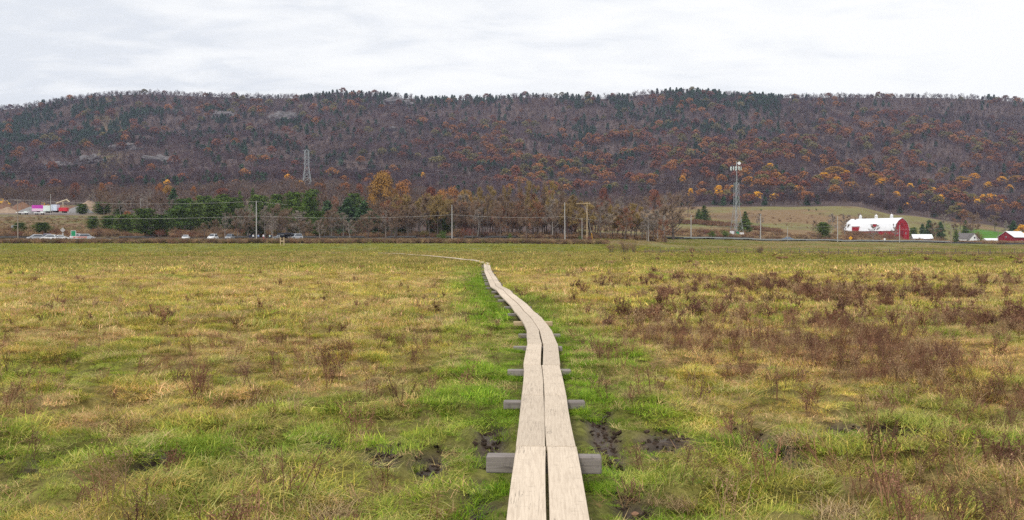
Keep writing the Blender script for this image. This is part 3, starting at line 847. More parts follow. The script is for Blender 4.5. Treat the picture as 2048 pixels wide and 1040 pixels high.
SC_ = np.array([[.62, .45, .22], [.50, .35, .17], [.68, .55, .26], [.36, .22, .12], [.58, .50, .17]])
def straw_zone(y0, y1, dens, protos, smin, smax, clear, label):
    x_, y_ = sample(y0, y1, dens); pd, _ = pathdist(x_, y_)
    n_ = fbm(x_ * 1.1, y_ * .9, 35, 3) + rng.normal(0, .08, len(x_))
    keep = (pd > clear + .4 * (1 - sstep(.3, .6, n_))) & (n_ > .42) & ~((mud(x_, y_) > .4) & (y_ < 20))
    x_, y_ = x_[keep], y_[keep]
    c = SC_[rng.integers(0, 5, len(x_))] * rng.uniform(.7, 1.2, len(x_))[:, None]
    return simple_scatter('straw', x_, y_, protos, c, rng.uniform(smin, smax, len(x_)), label, 'dead grass', .15, .03)
st_p = [proto('straw_litter', tuft(80 + i_, 46, .16, .06, .20, .0036, lean=(.8, 1.5), droop=(.0, .9), strawp=.2, biasaz=None if i_ % 2 else i_ * 1.7), M['grass']) for i_ in range(4)]
stm_p = [proto('straw_litter', tuft(90 + i_, 60, .34, .08, .24, .009, lean=(.7, 1.5), droop=(.0, .9), strawp=.2, biasaz=None if i_ % 2 else i_ * 1.7), M['grass']) for i_ in range(3)]
straw_zone(4.8, 24, 20, st_p, .6, 1.3, .4, 'pale dead straw lying over the near grass')
straw_zone(22, 62, 5, stm_p, .6, 1.3, .8, 'pale dead straw lying over the middle of the field')
# rough grass of the meadow behind the wire fence
n = 9000; pxs = rng.uniform(1195, 2450, n); yy = rng.uniform(185, 392, n); xx = (pxs - 1024) / F * yy
q = (yy > np.interp(pxs, [1195, 1290, 2180], [225, 212, 163])) & (fbm(xx / 12, yy / 16, 37, 3) > .38); xx, yy = xx[q], yy[q]
cc_ = mix(OLIVE * .62, TAN * .62, sstep(.4, .62, fbm(xx / 14, yy / 22, 39, 3) + rng.normal(0, .06, len(xx))))
simple_scatter('grass', xx, yy, vfar_p, cc_, rng.uniform(.8, 1.5, len(xx)), 'olive rough grass on the right meadow behind the wire fence', 'grass', .1, 0, rng.uniform(.8, 1.8, len(xx)))

# turf grown up against the beams
tx, ty = [], []
for x_, y_, ln, rz, tl in sl_list:
    for q in range(46):
        u_ = rng.uniform(-ln / 2 - .12, ln / 2 + .12)
        if abs(x_ + u_ - np.interp(y_, PA[:, 1], PA[:, 0])) < .27: continue
        tx.append(x_ + u_); ty.append(y_ - .075 - abs(rng.normal(.05, .06)))
tx = np.array(tx); ty = np.array(ty)
cc_, _p, _q = fieldcol(tx, ty, rng.normal(0, .08, len(tx)))
simple_scatter('grass', tx, ty, near_p, cc_, rng.uniform(.6, 1.15, len(tx)), 'turf grown up against the boardwalk beams', 'grass', .1, .01)

# ================================================================== dried weeds
def weed(seed, h=.55, n=5, wd=.006, heads=14, spread=.35, hs=.006):
    rd = random.Random(seed); mb = MB()
    def stem(p, d, ln, w_, lev):
        pts = [Vector(p)]; dd = Vector(d)
        for s_ in range(3):
            dd = (dd + Vector((rd.gauss(0, .12), rd.gauss(0, .12), rd.gauss(0, .05)))).normalized()
            pts.append(pts[-1] + dd * ln / 3)
        mb.tube([tuple(q) for q in pts], [w_, w_ * .85, w_ * .7, w_ * .5], 3, rd.uniform(.2, .7), 0, False)
        if lev < 1:
            for _ in range(rd.randint(3, 6)):
                t_ = rd.uniform(.35, 1); q = pts[0].lerp(pts[-1], t_)
                nd = (dd + Vector((rd.gauss(0, .6), rd.gauss(0, .6), rd.uniform(.1, .5)))).normalized()
                stem(q, nd, ln * rd.uniform(.22, .45), w_ * .6, lev + 1)
        for _ in range(heads // (3 if lev else 2)):
            q = pts[0].lerp(pts[-1], rd.uniform(.5, 1.02)) + Vector((rd.gauss(0, .02), rd.gauss(0, .02), rd.gauss(0, .02)))
            e_ = hs * rd.uniform(.6, 1.7)
            u_ = Vector((rd.gauss(0, 1), rd.gauss(0, 1), rd.gauss(0, 1))).normalized(); v_ = u_.orthogonal().normalized()
            mb.face([tuple(q + u_ * e_), tuple(q + v_ * e_), tuple(q - u_ * e_), tuple(q - v_ * e_)], rd.random())
    for _ in range(n):
        q = rd.uniform(0, 6.283); l_ = rd.uniform(0, spread)
        stem((rd.gauss(0, .05), rd.gauss(0, .05), 0), (math.cos(q) * l_, math.sin(q) * l_, 1), h * rd.uniform(.55, 1.1), wd * rd.uniform(.6, 1.1), 0)
    return mb
weed_p = [proto('weed_near', weed(i_, .50, 6, .005, 14), M['inst']) for i_ in range(7)]
weedm_p = [proto('weed_mid', weed(20 + i_, .55, 9, .010, 24, .5, .012), M['inst']) for i_ in range(5)]
weedf_p = [proto('weed_far', weed(40 + i_, .5, 16, .022, 26, 1.3, .022), M['inst']) for i_ in range(4)]
WC = np.array([[.18, .090, .056], [.235, .125, .072], [.33, .22, .12], [.14, .072, .05]])
def weed_zone(y0, y1, dens, protos, smin, smax, clear, label):
    x_, y_ = sample(y0, y1, dens)
    wd = weedden(x_, y_); pd, _ = pathdist(x_, y_)
    keep = (rng.random(len(x_)) < wd ** 1.15 + .03 + .085 * (1 - sstep(16, 40, y_)) * sstep(.38, .6, fbm(x_ * .8, y_ * .6, 47, 3))) & (pd > clear) & ~((y_ < 20) & (mud(x_, y_) > .2))
    x_, y_ = x_[keep], y_[keep]
    c = WC[rng.integers(0, 4, len(x_))] * (rng.uniform(.8, 1.35, len(x_)) * (1 + .35 * sstep(50, 80, y_)))[:, None]
    s = rng.uniform(smin, smax, len(x_))
    s = s * np.where((1024 + F * x_ / y_ < 1130) & (y_ > 18), .68, 1.0)
    return simple_scatter('weeds', x_, y_, protos, c, s * 1.15, label, 'weeds', .25, -.01, s)
weed_zone(5.5, 24, 22, weed_p, .3, .85, .5, 'thin dark brown dried weed stalks standing in the near grass')
weed_zone(21, 62, 5.5, weedm_p, .35, .85, .7, 'reddish brown dried weeds standing in the middle of the field')
weed_zone(58, 165, .30, weedf_p, .5, .95, 1.4, 'brown dried weeds low in the far part of the field')

clod_p = []
for i_ in range(4):
    bm = bmesh.new(); bmesh.ops.create_icosphere(bm, subdivisions=2, radius=1)
    for v in bm.verts:
        v.co = v.co * (1 + .5 * mnoise.fractal(v.co * 1.6 + Vector((i_ * 5.1, 0, 0)), 1, 2, 3)); v.co.z *= .6
    me = bpy.data.meshes.new('clod'); bm.to_mesh(me); bm.free(); me.materials.append(M['inst']); clod_p.append(bpy.data.objects.new('clod', me))
x_, y_ = sample(5.5, 13, 330); q = mud(x_, y_); pd, _ = pathdist(x_, y_)
k_ = (q > .25) & (pd > .3) & (rng.random(len(x_)) < .75); x_, y_ = x_[k_], y_[k_]
simple_scatter('dirt', x_, y_, clod_p, MUDC[None] * rng.uniform(.7, 1.7, len(x_))[:, None], rng.uniform(.008, .034, len(x_)), 'dark wet clods of churned mud between the grass', 'mud', .5, .0)

# straw mounds (slumped pale grass), each one a thing
def straw(seed, n=900, rad=.36, h=.22):
    rd = random.Random(seed); mb = MB()
    for _ in range(n):
        q = rd.uniform(0, 6.283); r_ = rad * math.sqrt(rd.random())
        i0 = len(mb.v)
        blade(mb, r_ * math.cos(q) * .9, r_ * math.sin(q) * .6, rd.uniform(0, 6.28), rd.uniform(.12, .32), .0048, rd.uniform(.3, 1.3), rd.uniform(.8, 2.0), rd.random(), 4)
    return mb
straw_m = foliage('straw', (.36, .255, .135), (.44, .32, .17), var=.5)
for i_, (px, py, s, lab) in enumerate([(530, 802, 1.25, 'pale straw mound slumped in the grass left of the boardwalk'),
                                       (1690, 1030, 1.0, 'tan straw mound at the very bottom right of the field'),
                                       (640, 1015, 1.0, 'pale broken straw clump at the bottom left'),
                                       (1610, 905, .8, 'tan grass hummock below the mud patch right of the walk'),
                                       (1255, 965, .55, 'small straw clump by the nearest beam end'),
                                       (1340, 1000, .6, 'matted tan grass pile beside the bottom of the walk')]):
    d = CAMZ * F / (py - HOR); x_ = X(px, d)
    o = straw(100 + i_).build('straw_mound', straw_m, None, (x_, d, hz(x_, d) - .02), fix=False); o.scale = (s, s, s * .9); o.rotation_euler.z = i_ * 1.1
    tag(o, lab, 'grass clump', 'slumped straw mounds in the grass')
# cut stems clump and stone near the walk
mb = MB(); rd = random.Random(4)
for _ in range(16):
    q = rd.uniform(0, 6.283); l_ = rd.uniform(.1, .6)
    mb.tube([(rd.gauss(0, .04), rd.gauss(0, .04), -.02), (math.cos(q) * l_ * .2, math.sin(q) * l_ * .2, rd.uniform(.1, .22))], [.006, .004], 4, rd.random())
d = 7.45; x_ = X(1262, d)
tag(mb.build('cut_stem_clump', M['sh_brown'], None, (x_, d, hz(x_, d))), 'clump of cut pale stems poking up right of the nearest beam', 'plant')
def rock_mesh(seed, r, sx=1, sy=1, sz=.7, sub=3, amp=.35, fr=1.3):
    bm = bmesh.new(); bmesh.ops.create_icosphere(bm, subdivisions=sub, radius=1)
    for v in bm.verts:
        nz = mnoise.fractal(v.co * fr + Vector((seed * 7.3, seed, 0)), 1, 2, 4)
        v.co = v.co * (1 + amp * nz); v.co.x *= r * sx; v.co.y *= r * sy; v.co.z *= r * sz
    me = bpy.data.meshes.new('rock'); bm.to_mesh(me); bm.free()
    return me
me = rock_mesh(3, .024, 1.2, 1, .8); me.materials.append(M['stone'])
d = 7.15; x_ = X(1271, d)
tag(link('stone', me, None, (x_, d, hz(x_, d) + .045)), 'small brownish stone lying in the grass below the cut stems', 'stone')

# ================================================================== tree builders
def rdir(rd, up=.3):
    return Vector((rd.gauss(0, 1), rd.gauss(0, 1), rd.gauss(0, 1) + up)).normalized()

def sliver(mb, p, d, ln, wd, c, rd):
    u = d.cross(rdir(rd)).normalized() * wd / 2
    e_ = p + d * ln
    mb.face([tuple(p - u), tuple(p + u), tuple(e_)], c)

def bare(seed, h, spread, twigs, tw, levels=3, lean=.0, low=.28, r0=None, n0=9, sub=True, upw=.55):
    """leafless tree: trunk and limbs in one mesh, fine twigs in another"""
    rd = random.Random(seed); tr = MB(); cr_ = MB(); r0 = r0 or h * .016
    pts = [Vector((0, 0, -.4))]; d = Vector((rd.gauss(0, .04) + lean, rd.gauss(0, .04), 1)).normalized()
    th = h * .86
    for s_ in range(7):
        d = (d + Vector((rd.gauss(0, .06), rd.gauss(0, .06), .03))).normalized(); pts.append(pts[-1] + d * th / 7)
    rads = [r0 * (1.25 if i_ == 0 else 1) * (1 - .88 * i_ / 7) for i_ in range(8)]
    tr.tube([tuple(p) for p in pts], rads, 6, .5)
    ends = []
    def along(t_):
        f = t_ * 7; k_ = min(int(f), 6); return pts[k_].lerp(pts[k_ + 1], f - k_), rads[k_] * (1 - (f - k_)) + rads[k_ + 1] * (f - k_)
    def limb(p, d, ln, r, lev):
        q = [p]; dd = d.copy()
        for s_ in range(3):
            dd = (dd + Vector((rd.gauss(0, .16), rd.gauss(0, .16), upw * .22))).normalized(); q.append(q[-1] + dd * ln / 3)
        tr.tube([tuple(v) for v in q], [r, r * .75, r * .5, r * .22], 4 if lev < 2 else 3, .5, 0, False)
        for k_ in range(3): ends.append((q[k_ + 1], dd, ln))
        if lev < levels - 1:
            for _ in range(rd.randint(3, 4)):
                t_ = rd.uniform(.3, 1); f = t_ * 3; k_ = min(int(f), 2); pp = q[k_].lerp(q[k_ + 1], f - k_)
                nd = (dd + rdir(rd, .3) * .75).normalized()
                limb(pp, nd, ln * rd.uniform(.42, .66), r * .5, lev + 1)
    for i_ in range(n0):
        t_ = low + (1 - low) * (i_ + rd.random()) / n0 * .97
        p, r = along(min(t_, .99)); q = i_ * 2.4 + rd.uniform(-.5, .5)
        k_ = (1 - .55 * t_)
        dd = Vector((math.cos(q), math.sin(q), upw * (.6 + .8 * t_))).normalized()
        limb(p, dd, spread * k_ * rd.uniform(.75, 1.15), r * .6, 0)
    for _ in range(twigs):
        p, dd, ln = ends[rd.randrange(len(ends))]
        p = p + rdir(rd) * ln * .10
        nd = (dd * .6 + rdir(rd, .5)).normalized()
        l_ = rd.uniform(.5, 1.3) * h * .05
        sliver(cr_, p, nd, l_ * 1.4, tw * rd.uniform(.6, 1.4), rd.random(), rd)
    return tr, cr_

def quadleaf(mb, p, n_, s, c, rd):
    u = n_.cross(rdir(rd)).normalized() * s; v = n_.cross(u).normalized() * s * rd.uniform(.5, 1)
    mb.face([tuple(p + u), tuple(p + v), tuple(p - u), tuple(p - v)], c)

def leafy(seed, h, spread, n, leaf, clumps=16, low=.3, holes=.0):
    """broadleaf crown of many leaf clumps on an uneven dome, with trunk and limbs"""
    rd = random.Random(seed); tr, cr_ = MB(), MB()
    tr.tube([(0, 0, -.4), (rd.gauss(0, .1), rd.gauss(0, .1), h * .35), (rd.gauss(0, .3), rd.gauss(0, .3), h * .7)], [h * .022, h * .016, h * .006], 6)
    cl = []
    for i_ in range(clumps):
        q = i_ * 2.399 + rd.uniform(-.3, .3); t_ = (i_ + .5) / clumps
        zz = low + (1 - low) * (1 - t_ ** 1.6 * .9); rr = math.sin(min(1.0, (1 - (zz - low) / (1 - low)) * 1.05 + .12) * math.pi * .62)
        c = Vector((math.cos(q) * rr * spread * rd.uniform(.55, 1), math.sin(q) * rr * spread * rd.uniform(.55, 1), h * (zz * .93)))
        cl.append((c, spread * rd.uniform(.28, .48), rd.uniform(.3, .7)))
        tr.tube([(0, 0, h * rd.uniform(.25, .5)), tuple(c * .6 + Vector((0, 0, h * .2))), tuple(c)], [h * .008, h * .005, h * .002], 4)
    for _ in range(n):
        c, r, br = cl[rd.randrange(len(cl))]
        dv = rdir(rd, .45); p = c + Vector((dv.x, dv.y, dv.z * .62)) * r * (rd.random() ** .4)
        quadleaf(cr_, p, (dv + rdir(rd) * .6).normalized(), leaf * rd.uniform(.5, 1.3), min(1, max(0, br + rd.gauss(0, .16))), rd)
    return tr, cr_

def conifer(seed, h, r, n, leaf, shape=1.0, low=.06, bushy=False):
    rd = random.Random(seed); tr, cr_ = MB(), MB()
    tr.tube([(0, 0, -.4), (0, 0, h * .95)], [h * .018, h * .003], 6)
    whorls = 13 if not bushy else 18
    br_ = []
    for i_ in range(whorls):
        t_ = low + (1 - low) * i_ / whorls
        rr = r * ((1 - t_) ** shape) * rd.uniform(.7, 1.15)
        if bushy: rr = r * math.sqrt(max(0, 1 - ((t_ - .32) / .70) ** 2)) * rd.uniform(.7, 1.12)
        for k_ in range(6):
            q = k_ * 1.047 + i_ * .8 + rd.uniform(-.3, .3); ln = rr * rd.uniform(.6, 1.15)
            e_ = Vector((math.cos(q) * ln, math.sin(q) * ln, h * t_ + ln * (.15 if not bushy else .55)))
            br_.append((Vector((0, 0, h * t_)), e_, rd.uniform(.2, .8)))
            tr.tube([(0, 0, h * t_), tuple(e_ * .9 + Vector((0, 0, h * t_ * .1)))], [h * .004, h * .001], 3, .5, 0, False)
    br_.append((Vector((0, 0, h * .88)), Vector((0, 0, h)), .5))
    for _ in range(n):
        a_, e_, br = br_[rd.randrange(len(br_))]
        t_ = rd.random() ** .55
        ln = (e_ - a_).length
        p = a_.lerp(e_, t_) + Vector((rd.gauss(0, 1), rd.gauss(0, 1), rd.gauss(0, .55))) * (.10 * ln + .03 * r)
        quadleaf(cr_, p, (rdir(rd, .9)), leaf * rd.uniform(.5, 1.3), min(1, max(0, br + rd.gauss(0, .18))), rd)
    return tr, cr_

def shrub(seed, h, r, n, leaf, stems=12, tw=.05):
    rd = random.Random(seed); tr, cr_ = MB(), MB(); ends = []
    for _ in range(stems):
        q = rd.uniform(0, 6.283); l_ = rd.uniform(.2, 1) * r
        e_ = Vector((math.cos(q) * l_, math.sin(q) * l_, h * rd.uniform(.6, 1) * math.sqrt(max(.1, 1 - (l_ / r) ** 2 * .7))))
        m_ = e_ * .5 + Vector((0, 0, h * .12))
        tr.tube([(math.cos(q) * l_ * .2, math.sin(q) * l_ * .2, -.2), tuple(m_), tuple(e_)], [tw, tw * .6, tw * .2], 3, rd.random(), 0, False); ends.append((m_, e_))
    for _ in range(n):
        m_, e_ = ends[rd.randrange(len(ends))]; p = m_.lerp(e_, rd.uniform(-.5, 1.05)) + Vector((rd.gauss(0, .16 * r), rd.gauss(0, .16 * r), rd.gauss(0, .08 * h)))
        p.z = max(p.z, .05)
        if rd.random() < .5: quadleaf(cr_, p, rdir(rd, .4), leaf * rd.uniform(.5, 1.2), rd.random(), rd)
        else: sliver(cr_, p, rdir(rd, .8), leaf * 5, leaf * .5, rd.random(), rd)
    return tr, cr_

# ------------------------------------------------------------------ mesh library for things near the road
LIB = {}
def lib(key, fn, tm, cm, n):
    LIB[key] = []
    for i_ in range(n):
        a_, b_ = fn(i_)
        LIB[key].append((a_.mesh(key + '_trunk', M[tm]), b_.mesh(key + '_crown', M[cm])))
# all are built 10 m tall (shrubs 2 m) and scaled
lib('bare_brown', lambda i_: bare(100 + i_, 10, 3.4, 2600, .06), 'bark', 'tw_brown', 5)
lib('bare_gray', lambda i_: bare(120 + i_, 10, 3.0, 1900, .055), 'bark_pale', 'tw_gray', 4)
lib('bare_olive', lambda i_: bare(140 + i_, 10, 3.0, 3400, .062, low=.36), 'bark_dark', 'tw_olive', 5)
lib('bare_tall', lambda i_: bare(160 + i_, 10, 2.6, 2800, .055, low=.36, upw=.9), 'bark_dark', 'tw_brown', 4)
lib('bare_red', lambda i_: bare(180 + i_, 10, 3.4, 1700, .06, low=.2), 'bark', 'tw_red', 3)
lib('gold', lambda i_: leafy(200 + i_, 10, 5.4, 9000, .18, 34, .2), 'bark_dark', 'lf_gold', 2)
lib('orange', lambda i_: leafy(210 + i_, 10, 4.6, 1800, .24, 18), 'bark_dark', 'lf_orange', 3)
lib('rust', lambda i_: leafy(220 + i_, 10, 4.6, 1800, .24, 18), 'bark_dark', 'lf_rust', 3)
lib('yellow', lambda i_: leafy(230 + i_, 10, 3.6, 1800, .22, 16), 'bark', 'lf_yellow', 3)
lib('cedar', lambda i_: conifer(240 + i_, 10, 3.6, 9500, .19, 1, .02, True), 'bark_dark', 'ev_cedar', 4)
lib('pine', lambda i_: conifer(250 + i_, 10, 4.0, 8000, .21, .62, .08, False), 'bark', 'ev_pine', 4)
lib('cone', lambda i_: conifer(260 + i_, 10, 3.8, 8000, .18, .8, .0, False), 'bark_dark', 'ev_cedar', 2)
lib('shrub_brown', lambda i_: shrub(270 + i_, 2, 1.7, 900, .06), 'bark', 'sh_brown', 4)
lib('shrub_red', lambda i_: shrub(280 + i_, 2, 1.7, 900, .06), 'bark', 'sh_red', 3)
lib('shrub_olive', lambda i_: shrub(290 + i_, 2, 1.7, 1000, .07), 'bark', 'lf_olive', 2)
lib('shrub_green', lambda i_: shrub(295 + i_, 2, 1.6, 1300, .075), 'bark', 'ev_cedar', 2)
LOOK = dict(bare_brown=('bare_tree', 'bare tree', 'brown leafless tree'), bare_gray=('bare_tree', 'bare tree', 'pale grey leafless tree'),
            bare_olive=('bare_tree', 'bare tree', 'tall olive brown tree'), bare_tall=('bare_tree', 'bare tree', 'tall narrow bare tree'),
            bare_red=('bare_tree', 'bare tree', 'reddish brown bare tree'), gold=('autumn_tree', 'autumn tree', 'broad golden leafed tree'),
            orange=('autumn_tree', 'autumn tree', 'orange leafed oak'), rust=('autumn_tree', 'autumn tree', 'rust brown leafed oak'),
            yellow=('autumn_tree', 'autumn tree', 'bright yellow leafed tree'), cedar=('cedar_tree', 'evergreen tree', 'dense dark green cedar'),
            pine=('pine_tree', 'evergreen tree', 'bluish green pine'), cone=('cedar_tree', 'evergreen tree', 'dark green cone shaped cedar'),
            shrub_brown=('shrub', 'shrub', 'brown leafless shrub'), shrub_red=('shrub', 'shrub', 'reddish brown shrub'),
            shrub_olive=('shrub', 'shrub', 'olive green shrub'), shrub_green=('shrub', 'shrub', 'dark green bush'))
GROUPS = {'bare_tree': 'leafless trees along and behind the road', 'autumn_tree': 'trees still in autumn leaf', 'cedar_tree': 'cedars by the road', 'pine_tree': 'pines by the road', 'shrub': 'shrubs along the road'}
seen_label = {}
def landmark(px, d, roadside):
    lm = [(36, 'the leftmost pole'), (110, 'the trailers'), (172, 'the left cars'), (250, 'the left cedar clump'), (372, 'the lone hatchback'), (443, 'the two vehicles'),
          (513, 'the hikers pole'), (570, 'the black shelter'), (614, 'the power pylon'), (700, 'the pine clump'), (765, 'the golden tree'),
          (800, 'the dead snag'), (904, 'the tall grey pole'), (1020, 'the round bush'), (1130, 'the white pole'), (1174, 'the armed pole'), (1250, 'the track bend'),
          (1345, 'the spreading oak'), (1470, 'the cell tower'), (1577, 'the blue car'), (1660, 'the round cedar'), (1750, 'the big barn'), (1845, 'the white roofed shed'),
          (1935, 'the white farmhouse'), (2020, 'the small red barn')]
    best = min(lm, key=lambda q: abs(q[0] - px))
    side = 'left of' if px < best[0] - 10 else ('right of' if px > best[0] + 10 else ('in front of' if d < 300 else 'behind'))
    if d > 760: return f'low on mountain {side} {best[1]}'
    row = 'at road verge' if d < 345 else ('in front rows' if d < 400 else ('in middle rows' if d < 480 else 'in back rows'))
    return f'{row} {side} {best[1]}'.replace('in middle rows', 'mid rows')
def plant(kind, px, d, h, wf=1.0, base=None, label=None, group=None, parts=True, sink=.1, seed=None):
    """px: photo column, d: distance, h: height in metres, wf: width factor"""
    rd = random.Random(int(px * 13 + d * 7) if seed is None else seed)
    tm, cm = LIB[kind][rd.randrange(len(LIB[kind]))]
    x_ = X(px, d); z_ = hz(x_, d) - sink if base is None else base
    nm, cat, look = LOOK[kind]
    k_ = h / (2 if kind.startswith('shrub') else 10)
    o = empty(nm, (x_, d, z_), rd.uniform(0, 6.283), None, cat, group or GROUPS[nm])
    o.scale = (k_ * wf, k_ * wf, k_)
    o['label'] = label or f'{look}@ {landmark(px, d, True)}'
    link('trunk' if not kind.startswith('shrub') else 'stems', tm, o)
    link('crown', cm, o)
    return o
def hpx(rows, d): return rows * d / F        # height in metres of so many photo rows
def plant_rows(kind, px, top, base_row, d, wpx=None, **kw):
    h = hpx(base_row - top, d)
    x_ = X(px, d)
    zb = CAMZ + (HOR - base_row) * d / F
    zg = hz(x_, d)
    h = h + (zb - zg) if zg < zb else h          # the foot stands on the ground, the top stays on its row
    h = max(h, .8)
    wf = 1.0
    if wpx:
        nat = {'bare': 7.2, 'gold': 11.5, 'oran': 10.5, 'rust': 10.5, 'yell': 8.5, 'ceda': 7.6, 'pine': 8.4, 'cone': 7.2, 'shru': 17.5}[kind[:4]] * h / 10
        wf = wpx * d / F / nat
    return plant(kind, px, d, h, wf, **kw)

# ---- evergreens in the roadside belt: (kind, px, top row, base row, distance, width px)
EV = [('cedar', 250, 430, 467, 345, 52), ('cedar', 218, 432, 462, 372, 40), ('cedar', 290, 418, 470, 335, 62), ('cedar', 322, 430, 468, 340, 48), ('cedar', 186, 436, 462, 385, 30),
      ('cedar', 356, 415, 460, 365, 50), ('cedar', 392, 408, 458, 372, 52), ('cedar', 428, 402, 455, 380, 56), ('cedar', 462, 398, 450, 390, 50), ('pine', 348, 376, 425, 470, 42),
      ('cedar', 370, 398, 440, 430, 55), ('cedar', 410, 394, 440, 440, 58), ('cedar', 445, 390, 440, 445, 50), ('cone', 480, 381, 430, 450, 30), ('cone', 506, 376, 430, 445, 30),
      ('cedar', 520, 392, 440, 430, 50), ('cedar', 555, 390, 442, 425, 46), ('cedar', 588, 386, 455, 390, 52), ('cedar', 620, 390, 462, 370, 48), ('cedar', 600, 415, 470, 345, 44),
      ('cedar', 585, 440, 472, 335, 30), ('pine', 655, 402, 470, 360, 58), ('pine', 695, 396, 468, 362, 66), ('pine', 728, 402, 470, 358, 62), ('pine', 742, 420, 472, 345, 56),
      ('cedar', 640, 425, 474, 340, 40), ('pine', 690, 430, 474, 340, 50), ('cedar', 625, 380, 420, 520, 40), ('cedar', 710, 388, 430, 470, 40), ('cedar', 508, 440, 476, 328, 56),
      ('cedar', 800, 430, 474, 345, 44), ('cedar', 893, 424, 474, 338, 38), ('cedar', 868, 436, 474, 350, 34), ('cedar', 478, 410, 456, 400, 40), ('cedar', 85, 445, 462, 345, 44), ('cedar', 40, 446, 463, 350, 34),
      ('cedar', 165, 420, 440, 470, 30), ('cedar', 205, 408, 432, 480, 44), ('cone', 240, 402, 430, 480, 30), ('cedar', 760, 440, 474, 350, 36),
      ('cone', 1408, 413, 446, 560, 32), ('cone', 1490, 422, 458, 480, 36), ('cedar', 1647, 445, 474, 445, 32), ('cone', 1397, 422, 446, 565, 22),
      ('pine', 1858, 447, 490, 500, 34), ('pine', 1880, 449, 490, 505, 30), ('cone', 1912, 462, 491, 470, 17), ('cone', 1931, 456, 486, 600, 22), ('pine', 2026, 443, 485, 560, 34),
      ('pine', 1845, 455, 490, 510, 24), ('cedar', 1826, 465, 487, 560, 20)]
for k_, px, tp, bs, d, wp in EV: plant_rows(k_, px, tp, bs, d, wp)
plant_rows('shrub_green', 1020, 468, 487, 283, 14, label='small round dark green bush at the far field edge')
plant_rows('shrub_green', 885, 462, 486, 282, 30, label='low dark olive bush at the foot of the tall grey pole')
plant_rows('shrub_green', 1115, 478, 487, 283, 14, label='small dark bush left of the white pole in the wood')
plant_rows('shrub_green', 1160, 470, 486, 285, 12, label='small dark green bush below the long armed pole')
plant_rows('shrub_red', 1178, 472, 487, 284, 24, label='dark red shrub below the long armed pole')
plant_rows('shrub_red', 1957, 465, 491, 470, 22, label='tall reddish brown shrub right of the white farmhouse')
plant_rows('yellow', 2046, 449, 480, 540, 40, label='yellow green leafed tree behind the small red barn')
plant_rows('shrub_brown', 1250, 478, 499, 215, 46, label='grey brown thicket at the bend of the field track')
plant_rows('shrub_brown', 1222, 482, 497, 222, 30, label='low brown brush left of the field thicket')
plant_rows('shrub_brown', 1267, 480, 499, 212, 18, label='upright dark brush right end of the field thicket')
plant_rows('shrub_red', 1384, 492, 505, 190, 16, label='small dark red brush beside the wire fence left part')
plant_rows('shrub_brown', 1520, 487, 507, 185, 26, label='brown bush standing against the wire fence')
plant_rows('shrub_green', 1450, 458, 466, 410, 30, label='low green bush left of the cell tower foot')
plant_rows('shrub_green', 1424, 460, 468, 412, 24, label='low olive bush left of the tower foot by the guardrail')
plant_rows('shrub_brown', 1776, 462, 485, 500, 30, label='bare dark shrub in front of the big red barn')
# ---- coloured autumn trees
AU = [('gold', 765, 348, 425, 480, 66), ('orange', 803, 364, 425, 500, 48), ('yellow', 603, 363, 392, 690, 22), ('orange', 640, 366, 395, 640, 44), ('orange', 690, 366, 395, 640, 40),
      ('orange', 320, 367, 400, 600, 26), ('gold', 337, 372, 404, 590, 32), ('orange', 388, 372, 402, 600, 18), ('rust', 447, 376, 405, 590, 44), ('orange', 205, 366, 395, 640, 18), ('rust', 152, 365, 395, 640, 28),
      ('yellow', 1437, 370, 400, 790, 26), ('orange', 1453, 370, 400, 795, 20), ('yellow', 1381, 376, 408, 770, 18), ('orange', 905, 374, 420, 500, 50), ('rust', 862, 374, 430, 480, 46), ('orange', 884, 380, 430, 470, 46), ('gold', 930, 384, 440, 450, 50),
      ('orange', 255, 422, 440, 420, 28), ('rust', 1140, 442, 478, 345, 26), ('rust', 925, 442, 474, 345, 18), ('rust', 1207, 376, 420, 600, 30), ('rust', 1310, 380, 420, 600, 34), ('rust', 720, 368, 400, 620, 26)]
for k_, px, tp, bs, d, wp in AU:
    plant_rows(k_, px, tp, bs, d, wp, label={765: 'large domed golden tree standing above the roadside wood', 1437: 'bright yellow tree at the forest edge left of the cell tower', 1381: 'narrow bright yellow tree above the left end of the pasture',
                                             603: 'bright yellow tree at the foot of the lattice power pylon', 255: 'small orange leafed tree rising from the left cedar clump'}.get(px))
